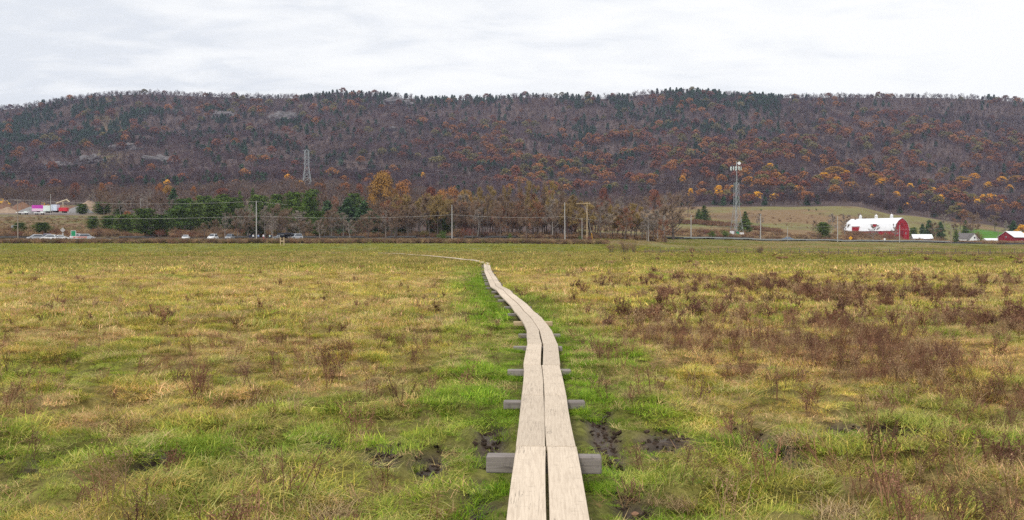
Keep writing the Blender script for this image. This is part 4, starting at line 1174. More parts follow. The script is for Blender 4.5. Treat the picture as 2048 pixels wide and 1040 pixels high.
# ---- bare trees placed by eye
BA = [('bare_olive', 840, 395, 474, 345, 46), ('bare_olive', 862, 385, 474, 352, 44), ('bare_olive', 930, 378, 474, 356, 52), ('bare_olive', 958, 372, 474, 350, 50), ('bare_olive', 985, 368, 474, 354, 46),
      ('bare_olive', 1012, 372, 476, 348, 44), ('bare_tall', 1040, 362, 476, 352, 44), ('bare_olive', 1066, 360, 478, 346, 52), ('bare_tall', 1090, 362, 478, 350, 40), ('bare_olive', 1105, 358, 478, 340, 46),
      ('bare_tall', 1124, 372, 480, 352, 34), ('bare_tall', 975, 384, 476, 330, 34), ('bare_brown', 945, 400, 478, 322, 40), ('bare_brown', 1000, 410, 480, 318, 40), ('bare_brown', 1052, 410, 482, 312, 44),
      ('bare_tall', 1110, 400, 482, 316, 34), ('bare_brown', 905, 405, 476, 332, 40), ('bare_brown', 820, 412, 476, 330, 44), ('bare_gray', 662, 425, 478, 322, 34), ('bare_gray', 700, 440, 480, 312, 34),
      ('bare_brown', 735, 432, 480, 314, 44), ('bare_gray', 772, 420, 478, 325, 36), ('bare_brown', 790, 425, 478, 320, 40), ('bare_gray', 640, 440, 480, 312, 30),
      ('bare_gray', 495, 402, 478, 320, 44), ('bare_gray', 475, 415, 478, 322, 36), ('bare_gray', 530, 410, 478, 322, 46), ('bare_brown', 555, 405, 476, 326, 50), ('bare_brown', 575, 420, 478, 322, 40), ('bare_gray', 450, 425, 478, 320, 38),
      ('bare_brown', 430, 438, 478, 315, 36), ('bare_gray', 546, 430, 480, 312, 34), ('bare_brown', 410, 445, 478, 315, 30), ('bare_brown', 608, 440, 478, 315, 30),
      ('bare_gray', 188, 378, 420, 560, 34), ('bare_gray', 222, 382, 425, 550, 34), ('bare_gray', 300, 376, 420, 540, 34), ('bare_brown', 248, 384, 425, 530, 34), ('bare_gray', 250, 400, 432, 470, 30),
      ('bare_brown', 1210, 404, 480, 350, 26), ('bare_tall', 1215, 410, 482, 345, 20), ('bare_brown', 1262, 405, 480, 352, 24), ('bare_brown', 1180, 400, 480, 348, 34), ('bare_tall', 1160, 395, 480, 352, 26), ('bare_brown', 1238, 425, 482, 345, 22),
      ('bare_brown', 1285, 428, 480, 350, 26), ('bare_gray', 1195, 395, 450, 520, 34), ('bare_gray', 1240, 390, 445, 540, 40), ('bare_brown', 1290, 392, 445, 540, 40), ('bare_gray', 1330, 388, 440, 560, 40), ('bare_brown', 1375, 392, 436, 600, 44),
      ('bare_gray', 1660, 425, 476, 470, 40), ('bare_gray', 1690, 428, 478, 480, 36), ('bare_brown', 1630, 438, 474, 470, 24), ('bare_gray', 1520, 428, 462, 520, 26), ('bare_gray', 1746, 452, 488, 440, 36), ('bare_brown', 1715, 440, 478, 560, 22),
      ('bare_gray', 1790, 448, 488, 438, 22), ('bare_brown', 1948, 420, 484, 540, 50), ('bare_brown', 1905, 442, 488, 510, 26), ('bare_brown', 1870, 445, 488, 490, 36), ('bare_red', 1920, 430, 470, 640, 40), ('bare_gray', 1890, 440, 470, 640, 30),
      ('bare_brown', 1990, 430, 470, 640, 40), ('bare_gray', 2010, 440, 474, 600, 26), ('bare_gray', 60, 385, 412, 640, 34), ('bare_brown', 20, 375, 412, 640, 40), ('bare_brown', 100, 372, 408, 650, 40), ('bare_brown', 140, 380, 410, 640, 36)]
for k_, px, tp, bs, d, wp in BA: plant_rows(k_, px, tp, bs, d, wp)

# tangled thicket trees in front of the wood
rd = random.Random(61)
for i_ in range(88):
    px_ = 770 + (1335 - 770) * (i_ + rd.random()) / 88; d = rd.uniform(326, 372)
    hh_ = hpx(rd.uniform(52, 92) if px_ < 1150 else rd.uniform(36, 80), d)
    plant(rd.choice(['bare_brown', 'bare_olive', 'bare_brown', 'bare_gray', 'bare_red']), px_, d, hh_, rd.uniform(1.0, 1.5))
for i_ in range(26):
    px_ = 470 + (770 - 470) * (i_ + rd.random()) / 26; d = rd.uniform(318, 334)
    plant(rd.choice(['bare_brown', 'bare_gray', 'bare_brown']), px_, d, hpx(rd.uniform(28, 62), d), rd.uniform(1.0, 1.5))

# big spreading oak with a low limb
tr, cr_ = bare(777, 17, 8.0, 3600, .075, 3, .02, .22, .55, 12, upw=.45)
d = 372; x_ = X(1347, d)
for s_ in (0,):
    tr.tube([(0, 0, 3.0), (-2.5, -.3, 3.1), (-5.5, -.5, 4.0), (-8.2, -.8, 5.4), (-9.4, -.9, 6.8)], [.28, .24, .18, .11, .04], 5)
    tr.tube([(0, 0, 2.6), (2.5, .3, 4.4), (4.0, .4, 5.2)], [.25, .18, .07], 5)
ok = empty('bare_tree', (x_, d, hz(x_, d) - .2), .3, 'big spreading leafless oak with one low limb reaching left near the guardrail end', 'bare tree', GROUPS['bare_tree'])
tr.build('trunk', M['bark_dark'], ok); cr_.build('crown', M['tw_brown'], ok, fix=False)
# dead snag
mb = MB(); rd = random.Random(8)
mb.tube([(0, 0, -.2), (.05, 0, 1.8), (.2, 0, 3.4), (.1, 0, 4.6)], [.42, .36, .30, .12], 8)
for q in range(6):
    a_ = rd.uniform(0, 6.28); mb.tube([(.2, 0, 3 + q * .22), (.2 + math.cos(a_) * 1.0, math.sin(a_), 3.6 + q * .2), (.2 + math.cos(a_) * 1.6, math.sin(a_) * 1.4, 3.2 + q * .25)], [.12, .09, .03], 5)
sn = empty('dead_snag', (X(792, 286), 286, hz(X(792, 286), 286)), 0, 'dark broken dead tree snag at the field edge', 'dead tree')
mb.build('trunk', M['bark_dark'], sn)
_, c2 = shrub(901, 1.3, 1.1, 300, .06); o = c2.build('ivy', M['sh_brown'], sn, (0.2, 0, 3.4), fix=False); o['kind'] = 'stuff'

# ================================================================== auto wood filling between road and mountain
def jgrid(x0, x1, y0, y1, step, seed=1):
    gx, gy = np.meshgrid(np.arange(x0, x1, step), np.arange(y0, y1, step))
    gx = gx + rng.uniform(-.45, .45, gx.shape) * step; gy = gy + rng.uniform(-.45, .45, gy.shape) * step
    return gx.ravel(), gy.ravel()

hb = [bare(300 + i_, 10.5, 5.0, 760, .15, 2, 0, .34, .11, 10, upw=.45) for i_ in range(7)]
hb_protos = []
for i_, (a_, b_) in enumerate(hb):
    off = len(a_.v); a_.v += b_.v; a_.f += [tuple(q + off for q in f) for f in b_.f]; a_.c += b_.c; a_.m += b_.m
    hb_protos.append(proto('wood_tree', a_, M['inst']))

gx, gy = jgrid(-560, 330, 345, 790, 8.2)
px = 1024 + F * gx / gy
n_ = fbm(gx / 30, gy / 30, 71, 3)
keep = (px > -700) & (px < 1390)
keep &= ~((px < 205) & (gy < 620))
keep &= ~((px >= 205) & (px < 345) & (gy < 400))
keep &= ~((px >= 150) & (px < 760) & (gy < 455))
keep &= ~((px > 1140) & (gy < 700))
keep &= ~((px > 930) & (px <= 1140) & (gy > 400) & (gy < 700) & (n_ < .62))
gx, gy, px = gx[keep], gy[keep], px[keep]
BPAL = np.array([[.155, .108, .092], [.185, .135, .115], [.14, .098, .092], [.18, .11, .07], [.21, .16, .13], [.13, .088, .075]])
order = np.argsort(gy)
inview = [i_ for i_ in order if -20 < px[i_] < 1400 and gy[i_] < 620]
indiv = set(inview[:190])
rest = [i_ for i_ in range(len(gx)) if i_ not in indiv]
rd = random.Random(99)
for i_ in inview[:190]:
    k_ = rd.choices(['bare_brown', 'bare_gray', 'bare_red', 'bare_tall'], [5, 3, 2, 3])[0]
    plant(k_, float(px[i_]), float(gy[i_]), rd.uniform(8.0, 12.5), rd.uniform(.9, 1.2))
rx, ry = gx[rest], gy[rest]
c = BPAL[rng.integers(0, 6, len(rx))] * rng.uniform(.8, 1.2, len(rx))[:, None]
s = rng.uniform(.75, 1.15, len(rx))
simple_scatter('woods', rx, ry, hb_protos, c, s, 'leafless purplish brown wood at the foot of the mountain', 'woods', .04, -.2)

# ================================================================== mountain forest
gx, gy = jgrid(-1250, 1250, 705, 1735, 7.2)
px = 1024 + F * gx / gy
keep = (px > -760) & (px < 2800) & ((gy > 790) | (px > 1340) ) & (gy > 715)
gx, gy, px = gx[keep], gy[keep], px[keep]
gz = H(gx, gy)
row = HOR - (gz - CAMZ) * F / gy
ridge = np.interp(px, RIDX, RIDY) + 13
base = np.interp(px, PXC, ROWS[:, 7])
t_ = np.clip((base - row) / (base - ridge), 0, 1)        # 0 foot .. 1 ridge
u = rng.random(len(gx)); nA = fbm(gx / 55, gy / 80, 81, 3); nB = fbm(gx / 45, gy / 60, 85, 3)
ev = .045 + .0 * t_
ev = ev + .75 * (px < 330) * sstep(.50, .62, t_) * (1 - .7 * sstep(.84, .92, t_)) * sstep(.44, .60, nA)
ev = ev + .4 * (px > 600) * (px < 780) * sstep(.86, .97, t_) * sstep(.3, .5, nA)
ev = ev + .55 * (px > 330) * (px < 640) * sstep(.62, .75, t_) * (1 - .6 * sstep(.88, .95, t_)) * sstep(.45, .62, nA)
ev = ev + .38 * (px > 780) * (px < 1230) * sstep(.88, .98, t_) * sstep(.3, .52, nA)
ev = ev + .65 * (px > 1230) * (px < 1560) * sstep(.70, .92, t_) * sstep(.34, .52, nA)
ev = ev + .35 * (px > 780) * (px < 1560) * sstep(.25, .4, t_) * (1 - sstep(.7, .8, t_)) * sstep(.54, .66, nA)
ev = ev + .4 * (px > 1950) * sstep(.80, .9, t_) * sstep(.5, .6, nA)
ev = ev + .14 * (px < 700) * sstep(.45, .62, nA) + .04 * (px > 330) * (px < 1600) * sstep(.90, .97, t_)
ev = np.where((px < 610) | (px > 1560), ev * (1 - .75 * sstep(.90, .97, t_)), ev)
orr = .012 + .19 * sstep(760, 1050, px) * sstep(.05, .2, t_) * (1 - sstep(.62, .85, t_)) * sstep(.42, .60, nB)
orr = orr + .015 * (px < 800) * sstep(.48, .62, nB) * (1 - sstep(.8, .95, t_)) + .05 * (px > 1250) * sstep(.45, .6, nB)
orr = orr + .22 * (px < 420) * (np.abs(t_ - .72) < .09) * sstep(.45, .6, nB) + .07 * (px > 380) * (px < 740) * (t_ > .8) * (t_ < .93)
yel = .04 * sstep(1480, 1640, px) * (1 - sstep(.12, .24, t_)) * sstep(.52, .62, vn(gx / 26, gy / 26, 91)) * (t_ > .05) + .005 * (t_ < .12)
kind = np.zeros(len(gx), int)
kind[u < ev] = 1
m = (u >= ev) & (u < ev + orr); kind[m] = 2
m = (u >= ev + orr) & (u < ev + orr + yel); kind[m] = 5
sub = rng.random(len(gx))
kind[(kind == 2) & (sub < .42)] = 3
kind[(kind == 2) & (sub > .76)] = 4
# outcrops stay open
OUT = [(452, 228, 60, 14), (565, 232, 60, 20), (700, 215, 26, 8), (790, 203, 66, 14), (250, 292, 60, 14), (330, 318, 80, 18), (110, 330, 60, 14), (180, 318, 50, 16), (350, 222, 14, 8), (785, 258, 22, 8), (385, 275, 34, 8)]
def out_d(px_, row_):
    best = None
    for dd in np.linspace(800, 1695, 150):
        xx = X(px_, dd); rr = HOR - (hz(xx, dd) - CAMZ) * F / dd
        if best is None or abs(rr - row_) < best[0]: best = (abs(rr - row_), dd)
    return best[1]
open_ = np.zeros(len(gx), bool)
for ox, orow, ow, oh in OUT:
    open_ |= (np.abs(px - ox) < ow * .42) & (row > orow - oh * .15) & (row < orow + oh * .75)
keep = ~(open_ & (rng.random(len(gx)) < .72))
gx, gy, px, gz, row, t_, kind = [q[keep] for q in (gx, gy, px, gz, row, t_, kind)]

hill = {}
def combine(a_, b_):
    off = len(a_.v); n0 = len(a_.f)
    a_.v += b_.v; a_.f += [tuple(q + off for q in f) for f in b_.f]; a_.c += b_.c; a_.m = [0] * n0 + [1] * len(b_.f)
    return a_
HK = {1: ('ev_hill', lambda s_: conifer(s_, 9.0, 3.9, 560, .58, .6, .12), 'pine_tree', 'evergreen tree', 'dark green pine'),
      2: ('lf_orange', lambda s_: leafy(s_, 11, 6.2, 520, .55, 15, .42), 'oak_tree', 'autumn tree', 'orange oak'),
      3: ('lf_rust', lambda s_: leafy(s_, 11, 5.6, 520, .62, 14, .42), 'oak_tree', 'autumn tree', 'rust red oak'),
      4: ('lf_olive', lambda s_: leafy(s_, 11, 5.6, 520, .62, 14, .42), 'oak_tree', 'autumn tree', 'olive brown oak'),
      5: ('lf_yellow', lambda s_: leafy(s_, 12, 4.8, 600, .6, 12, .40), 'maple_tree', 'autumn tree', 'bright yellow tree')}
for k_, (mt, fn, *_r) in HK.items():
    hill[k_] = []
    for i_ in range(5):
        a_, b_ = fn(400 + k_ * 10 + i_)
        hill[k_].append(combine(a_, b_).mesh('hill_tree', [M['bark'], M[mt]]))
rd = random.Random(3)
stuff_extra = {}
def zone(px_, t__):
    c_ = 'at left end of the mountain' if px_ < 330 else 'on mountain left of the pylon' if px_ < 600 else 'on mountain above the golden tree' if px_ < 840 else 'on mountain above the roadside wood' if px_ < 1130 else 'on mountain above the spreading oak' if px_ < 1420 else 'on mountain right of the cell tower' if px_ < 1660 else 'on mountain above the big barn' if px_ < 1860 else 'at right end of the mountain'
    v_ = 'low' if t__ < .22 else 'midway' if t__ < .5 else 'high' if t__ < .82 else 'at the crest'
    return f'{v_} {c_}'
for k_ in HK:
    ids = np.where(kind == k_)[0]
    vis = ids[(px[ids] > -15) & (px[ids] < 2063)]
    vis = vis[np.argsort(gy[vis])]
    cap = {1: 290, 2: 110, 3: 90, 4: 70, 5: 290}[k_]
    if k_ == 1:
        # the largest are the nearest
        pass
    pick = set(vis[:cap].tolist())
    mt, fn, nm, cat, look = HK[k_]
    for i_ in vis[:cap]:
        o = link(nm, hill[k_][rd.randrange(5)], None, (float(gx[i_]), float(gy[i_]), float(gz[i_]) - .3))
        s = rd.uniform(.7, 1.12) * (1.0 if k_ != 5 else .8) * (1 - .2 * float(sstep(.9, .98, t_[i_]))); o.scale = (s, s, s * rd.uniform(.85, 1.1)); o.rotation_euler.z = rd.uniform(0, 6.28)
        tag(o, f'{look}@ {zone(px[i_], t_[i_])}', cat, {1: 'pines scattered over the mountainside', 5: 'yellow trees at the mountain foot'}.get(k_, 'oaks in autumn leaf over the mountainside'))
    stuff_extra[k_] = np.array([q for q in ids if q not in pick], int)
# everything else in one wood: leafless trees plus the farther evergreens and oaks
ev_pr = []
for i_ in range(4):
    a_, b_ = conifer(500 + i_, 9.0, 3.9, 460, .62, .6, .12); ev_pr.append(proto('wood_pine', combine(a_, b_), [M['inst'], M['inst']]))
lf_pr = []
for i_ in range(4):
    a_, b_ = leafy(520 + i_, 11, 5.6, 440, .66, 14, .42); lf_pr.append(proto('wood_oak', combine(a_, b_), [M['inst'], M['inst']]))
ids0 = np.where(kind == 0)[0]
HPAL = np.array([[.118, .076, .088], [.130, .088, .094], [.097, .064, .080], [.130, .078, .060], [.150, .108, .112], [.098, .058, .066], [.124, .074, .074]])
allp, allc, alls, alli = [], [], [], []
def addset(ids, cols, s0, s1, i0, n):
    allp.append(ids); allc.append(cols); alls.append(rng.uniform(s0, s1, len(ids))); alli.append(rng.integers(i0, i0 + n, len(ids)))
cl = sstep(.3, .7, fbm(gx[ids0] / 70, gy[ids0] / 110, 95, 4)) * 1.6 + .2 * vn(gx[ids0] / 25, gy[ids0] / 25, 96)
base_c = HPAL[rng.integers(0, 7, len(ids0))]
addset(ids0, base_c * (rng.uniform(.8, 1.25, len(ids0)) * (.60 + .30 * cl))[:, None], .55, 1.0, 0, 7)
LC = {1: (.058, .098, .060), 2: (.27, .12, .05), 3: (.18, .075, .048), 4: (.17, .14, .06), 5: (.62, .32, .035)}
for k_, ids in stuff_extra.items():
    if len(ids): addset(ids, np.array(LC[k_])[None] * rng.uniform(.75, 1.3, len(ids))[:, None], .75, 1.25, 7 if k_ == 1 else 11, 4)
ids = np.concatenate(allp); s = np.concatenate(alls)
n = len(ids)
rot = np.stack([rng.normal(0, .04, n), rng.normal(0, .04, n), rng.uniform(0, 6.283, n)], 1)
scatter('forest', np.stack([gx[ids], gy[ids], gz[ids] - .3], 1), hb_protos + ev_pr + lf_pr, np.concatenate(allc), np.stack([s, s, s], 1), rot, np.concatenate(alli),
        'leafless purple brown forest with green and rusty crowns covering the mountain', 'forest')
for px_, row_, w_ in [(1668, 344, 34), (1650, 352, 22), (1674, 362, 28), (1692, 346, 22), (1703, 372, 24), (1745, 356, 24), (1762, 366, 28), (1778, 362, 22), (1800, 366, 20), (1820, 364, 20), (1845, 366, 22), (1908, 372, 20),
                      (1922, 356, 22), (1930, 366, 24), (1948, 354, 26), (1976, 370, 22), (2002, 358, 28), (2032, 360, 24), (2018, 374, 20), (1555, 352, 26), (1540, 330, 24), (1498, 362, 24), (1724, 334, 18), (1365, 360, 16), (846, 352, 12)]:
    dd_ = out_d(px_, row_ + 12)
    plant(random.choice(['yellow', 'yellow', 'gold']) if px_ > 1600 else 'yellow', px_, dd_, rd.uniform(8.5, 11), w_ * 1.25 * dd_ / F / 9.5)
# rock outcrops
for i_, (ox, orow, ow, oh) in enumerate(OUT):
    d = out_d(ox, orow + oh * .5); x_ = X(ox, d); wm = ow * d / F
    me = rock_mesh(i_ + 11, 1, wm * .5, 9, oh * d / F * .85, 5, .55, 1.6); me.materials.append(M['rock'])
    o = link('rock_outcrop', me, None, (x_, d + 3, hz(x_, d))); o.rotation_euler = (R(-10), R(random.uniform(-8, 8)), 0)
    tag(o, ['pale grey rock slabs high above the left slope', 'largest pale grey cliff high left of the pylon', 'small grey ledge just under the crest above the pylon', 'long pale rock ledge just under the crest above the golden tree',
            'grey scree patch midway up the left slope', 'broad jagged grey ledge low above the cedar clump', 'grey rock face low at the left end', 'grey ledge beside the low left rock face', 'tiny pale rock spot high on the left slope',
            'small pale rock midway above the golden tree', 'thin grey rock streak midway up left slope'][i_], 'rock outcrop', 'rock outcrops on the mountainside')

# ================================================================== roadside brush (uncountable)
def brushproto(seed, h, r, n, leaf):
    a_, b_ = shrub(seed, h, r, n, leaf, 10, .03); off = len(a_.v)
    a_.v += b_.v; a_.f += [tuple(q + off for q in f) for f in b_.f]; a_.c += b_.c; a_.m += b_.m
    return a_
br_p = [proto('brush', brushproto(600 + i_, 1.0, 1.0, 340, .05), M['inst']) for i_ in range(5)]
BR = np.array([[.19, .10, .06], [.27, .165, .095], [.36, .25, .135], [.13, .085, .05], [.21, .165, .07]])
def brush(name, x_, y_, pal, s, label, sz=None):
    c = BR[np.asarray(pal)[rng.integers(0, len(pal), len(x_))]] * rng.uniform(.75, 1.3, len(x_))[:, None]
    simple_scatter(name, x_, y_, br_p, c, s, label, 'undergrowth', .1, -.05, sz)
# dark strip at the far field edge
n = 2600; pxs = rng.uniform(-500, 1215, n); yy = 276 + rng.normal(0, 1.6, n); xx = (pxs - 1024) / F * yy
brush('undergrowth', xx, yy, [0, 1, 3, 1, 4, 2], rng.uniform(.8, 1.5, n), 'dark brown brush strip along the far edge of the field', rng.uniform(.9, 1.55, n))
# slope behind the road
n = 2600; pxs = rng.uniform(-400, 1330, n); yy = rng.uniform(326, 372, n); xx = (pxs - 1024) / F * yy
q = (fbm(xx / 9, yy / 9, 99, 2) > .42); xx, yy = xx[q], yy[q]; n = len(xx)
brush('undergrowth', xx, yy, [0, 1, 2, 1], rng.uniform(1.2, 2.6, n), 'reddish brown and tan brambles behind the road', rng.uniform(.9, 2.1, n))
n = 1100; pxs = rng.uniform(-300, 210, n); yy = rng.uniform(372, 440, n); xx = (pxs - 1024) / F * yy
brush('undergrowth', xx, yy, [1, 2, 4], rng.uniform(.7, 1.6, n), 'olive and brown scrub on the slope below the yard', rng.uniform(.4, 1.0, n))
# right: behind guardrail
n = 3200; pxs = rng.uniform(1300, 2500, n); yy = rng.uniform(421, 475, n); xx = (pxs - 1024) / F * yy; yy = yy + sstep(1300, 1900, pxs) * 12
q = (fbm(xx / 14, yy / 8, 101, 2) > .42); xx, yy = xx[q], yy[q]; n = len(xx)
brush('undergrowth', xx, yy, [0, 1, 2, 2], rng.uniform(1.1, 2.6, n), 'rusty brown and tan brush behind the guardrail', rng.uniform(.8, 1.7, n))
n = 900; pxs = rng.uniform(1270, 2500, n); yy = np.interp(pxs, [1270, 2120, 2500], [215, 166, 150]) + rng.normal(0, 2.2, n); xx = (pxs - 1024) / F * yy
brush('undergrowth', xx, yy, [1, 2, 4, 2], rng.uniform(.4, .95, n), 'pale brown weeds along the wire fence', rng.uniform(.3, 1.0, n))
n = 1500; pxs = 1150 + 780 * rng.random(n) ** 1.3; yy = rng.uniform(455, 640, n); xx = (pxs - 1024) / F * yy
q = fbm(xx / 22, yy / 30, 103, 3) > .50; xx, yy = xx[q], yy[q]; n = len(xx)
brush('undergrowth', xx, yy, [0, 1, 2], rng.uniform(.5, 2.0, n), 'sparse brown scrub dotted over the sloping pasture', rng.uniform(.3, 1.3, n))
n = 420; pxs = rng.uniform(1688, 1800, n); yy = rng.uniform(488, 515, n); xx = (pxs - 1024) / F * yy
brush('undergrowth', xx, yy, [0, 1, 0, 2], rng.uniform(1.2, 2.6, n), 'brown brush along the foot of the big red barn', rng.uniform(1.2, 2.9, n))
# hedge lines in the pasture
n = 800; pxs = rng.uniform(1150, 1560, n); yy = np.interp(pxs, [1150, 1400, 1560], [560, 545, 500]) + rng.normal(0, 6, n); xx = (pxs - 1024) / F * yy
brush('undergrowth', xx, yy, [0, 0, 1], rng.uniform(1.5, 3.2, n), 'dark red brown scrub line crossing the pasture', rng.uniform(1, 2.4, n))
for i_, (px_, tp, bs, d, lab) in enumerate([(1522, 420, 425, 660, 'small dark shrub alone on the upper pasture'), (1617, 420, 425, 665, 'left of two dark shrubs on the upper pasture'), (1632, 419, 424, 668, 'right of two dark shrubs on the upper pasture')]):
    plant_rows('shrub_green', px_, tp, bs, d, 6, label=lab)
rd = random.Random(31)
for i_ in range(34):
    px_ = rd.uniform(1290, 1900); d = 428 + rd.uniform(0, 40) + max(0, (px_ - 1500) / 30)
    plant(rd.choice(['shrub_brown', 'shrub_red', 'shrub_brown']), px_, d, rd.uniform(2.0, 3.6), rd.uniform(.9, 1.5))
for i_ in range(46):
    px_ = rd.uniform(-10, 1200); d = rd.uniform(326, 345)
    plant(rd.choice(['shrub_brown', 'shrub_red', 'shrub_brown', 'shrub_olive']), px_, d, rd.uniform(2.0, 4.0), rd.uniform(.8, 1.3))

# ================================================================== poles and wires
def pole(px, top, base_row, d, mat='pole_gray', arm=0, armrz=0.0, label='', r=.16, arm_off=0.0, tilt=0.0):
    x_ = X(px, d); z_ = hz(x_, d); zt = CAMZ + (HOR - top) * d / F; h = zt - z_
    o = empty('utility_pole', (x_, d, z_), 0, label, 'utility pole', 'utility poles along the road')
    mb = MB(); mb.tube([(0, 0, -.5), (tilt * h, 0, h)], [r, r * .62], 8); mb.build('pole', M[mat], o)
    if arm:
        mb = MB(); mb.box((arm_off + tilt * h, -.13, h - .35), (arm, .12, .14), armrz); mb.build('crossarm', M[mat], o)
        for q in (-.42, 0, .42):
            mb = MB(); mb.tube([(0, 0, 0), (0, 0, .12), (0, 0, .2)], [.05, .07, .03], 6)
            ob = mb.build('insulator', M['galv_dark'], o); ob.location = (arm_off + q * arm * math.cos(armrz) + tilt * h, -.13 + q * arm * math.sin(armrz), h - .28)
    return Vector((x_ + tilt * h, d, z_ + h))
PT = {}
PT['a'] = pole(36, 399, 464, 300, 'pole_wood', 2.0, .2, 'leftmost wooden utility pole with crossarm and side lamp', .18)
PT['b'] = pole(513, 402, 474, 306, 'pole_gray', 0, 0, 'pale utility pole beside the hikers', .2)
PT['c'] = pole(904, 410, 480, 296, 'pole_gray', 0, 0, 'tall slim grey pole at the field edge', .17)
PT['d'] = pole(1130, 405, 486, 296, 'pole_gray', 0, 0, 'white utility pole in front of the tall olive wood', .17, 0, -.01)
PT['e'] = pole(1328, 415, 478, 384, 'pole_gray', 0, 0, 'grey pole left of the big spreading oak', .24)
PT['f'] = pole(1382, 430, 478, 386, 'pole_gray', 0, 0, 'short grey pole right of the big spreading oak', .22)
PT['g'] = pole(1521, 428, 480, 398, 'pole_gray', .5, 0, 'pale pole with small box right of the cell tower', .22)
PT['h'] = pole(1575, 455, 480, 402, 'pole_gray', 0, 0, 'shortest grey pole beside the passing car', .15)
PT['i'] = pole(1675, 432, 484, 408, 'pole_gray', 0, 0, 'grey pole between the round cedar and the barn', .2)
PT['j'] = pole(1799, 450, 487, 413, 'pole_gray', 0, 0, 'thin pale pole in front of the barn gable', .2)
PT['k'] = pole(1902, 447, 489, 420, 'pole_wood', 1.8, .1, 'reddish wooden pole with crossarm left of the farmhouse', .22)
PT['l'] = pole(1996, 458, 488, 440, 'pole_wood', 2.4, .2, 'wooden pole with broad crossarm left of the small red barn', .2)
PT['m'] = pole(102, 388, 426, 450, 'pole_gray', 0, 0, 'thin pale pole rising behind the trailer boxes', .16)
PT['n'] = pole(282, 397, 430, 480, 'pole_gray', .5, 0, 'pale pole top above the left cedar clump', .16)
PT['o'] = pole(1164, 436, 480, 312, 'pole_gray', 0, 0, 'short grey pole left of the long armed pole', .12)
PT['p'] = pole(1174, 405, 478, 318, 'fresh_wood', 4.6, 0, 'wooden pole with one long sloping arm', .2, -1.2)
# side lamp on the left pole
root = [o for o in sc.objects if o.get('label', '').startswith('leftmost wooden')][0]
mb = MB(); zz = hpx(464 - 437, 300); mb.tube([(0, 0, zz), (-1.0, 0, zz + .15), (-1.6, 0, zz)], [.05, .04, .04], 5)
mb.tube([(-1.6, 0, zz + .05), (-1.75, 0, zz - .55)], [.30, .34], 8); mb.build('lamp_arm', M['galv_dark'], root)
def wire(p0, p1, sag, label, r=.024):
    n = 24; pts = []
    for k_ in range(n + 1):
        q = k_ / n; p = p0.lerp(p1, q); p.z -= sag * 4 * q * (1 - q); pts.append(tuple(p - p0))
    mb = MB(); mb.tube(pts, [r] * (n + 1), 4)
    o = mb.build('power_line', M['cable'], None, tuple(p0)); tag(o, label, 'power line', 'power lines strung between the poles')
def off(p, dz): return Vector((p.x, p.y, p.z + dz))
farL = P(-260, 398, 300)
wire(farL, PT['a'], .8, 'upper wire entering from the left edge to the wooden pole')
wire(off(PT['a'], -.1), off(PT['b'], -.1), 1.0, 'upper wire from the leftmost pole to the pole by the hikers')
wire(off(PT['b'], -.1), P(575, 409, 306), .1, 'short end of upper wire right of the hikers pole')
wire(P(-260, 428, 300), off(PT['a'], -5.0), .3, 'lower wire entering from the left edge')
wire(off(PT['a'], -5.0), off(PT['b'], -4.6), .8, 'lower wire from the leftmost pole to the pole by the hikers', .026)
wire(off(PT['b'], -4.6), off(PT['c'], -2.9), .8, 'lower wire from the hikers pole to the tall slim grey pole', .026)
wire(off(PT['c'], -2.9), off(PT['d'], -4.2), .5, 'lower wire from the slim grey pole to the white pole in the wood', .026)
wire(off(PT['d'], -4.2), off(PT['e'], -6.6), .5, 'lower wire from the white pole towards the spreading oak')
wire(off(PT['e'], -6.6), off(PT['g'], -4.4), .6, 'wire passing the cell tower foot')
wire(off(PT['g'], -4.4), off(PT['i'], -4.2), .5, 'wire from right of the cell tower to the round cedar')
wire(off(PT['i'], -4.2), off(PT['k'], -2.0), .8, 'wire crossing in front of the big red barn')
wire(off(PT['k'], -2.0), off(PT['l'], -1.0), .4, 'wire crossing in front of the white farmhouse')

# ================================================================== lattice structures
def lattice(mb, lv, faces=4, r=.1, rb=.06, rot=.78, bays=None):
    """lv: list of (z, half width)"""
    cor = []
    for z_, w_ in lv:
        cor.append([(math.cos(rot + 2 * math.pi * q / faces) * w_ * 1.414, math.sin(rot + 2 * math.pi * q / faces) * w_ * 1.414, z_) for q in range(faces)])
    for k_ in range(len(lv) - 1):
        for q in range(faces):
            mb.tube([cor[k_][q], cor[k_ + 1][q]], [r, r], 4, .5, 0, False)
            q2 = (q + 1) % faces
            mb.tube([cor[k_][q], cor[k_ + 1][q2]], [rb, rb], 3, .5, 0, False)
            mb.tube([cor[k_][q2], cor[k_ + 1][q]], [rb, rb], 3, .5, 0, False)
            mb.tube([cor[k_ + 1][q], cor[k_ + 1][q2]], [rb, rb], 3, .5, 0, False)
d = 700; x_ = X(614, d); z_ = hz(x_, d); top = CAMZ + (HOR - 298) * d / F - z_
py = empty('power_pylon', (x_, d, z_), .35, 'tall grey lattice power pylon rising above the roadside cedars', 'power pylon')
mb = MB()
wb, wt = 14 * d / F, 5.2 * d / F
lv = []
for k_ in range(9):
    z__ = top * k_ / 8 * .96
    w__ = wb + (wt - wb) * min(1, (k_ / 8) / .62)
    lv.append((z__, w__ * .75))
lattice(mb, lv, 4, .20, .085)
mb.tube([(-wt * .7, 0, top * .95), (0, 0, top)], [.12, .12], 4); mb.tube([(wt * .7, 0, top * .95), (0, 0, top)], [.12, .12], 4)
mb.build('mast', M['galv'], py)
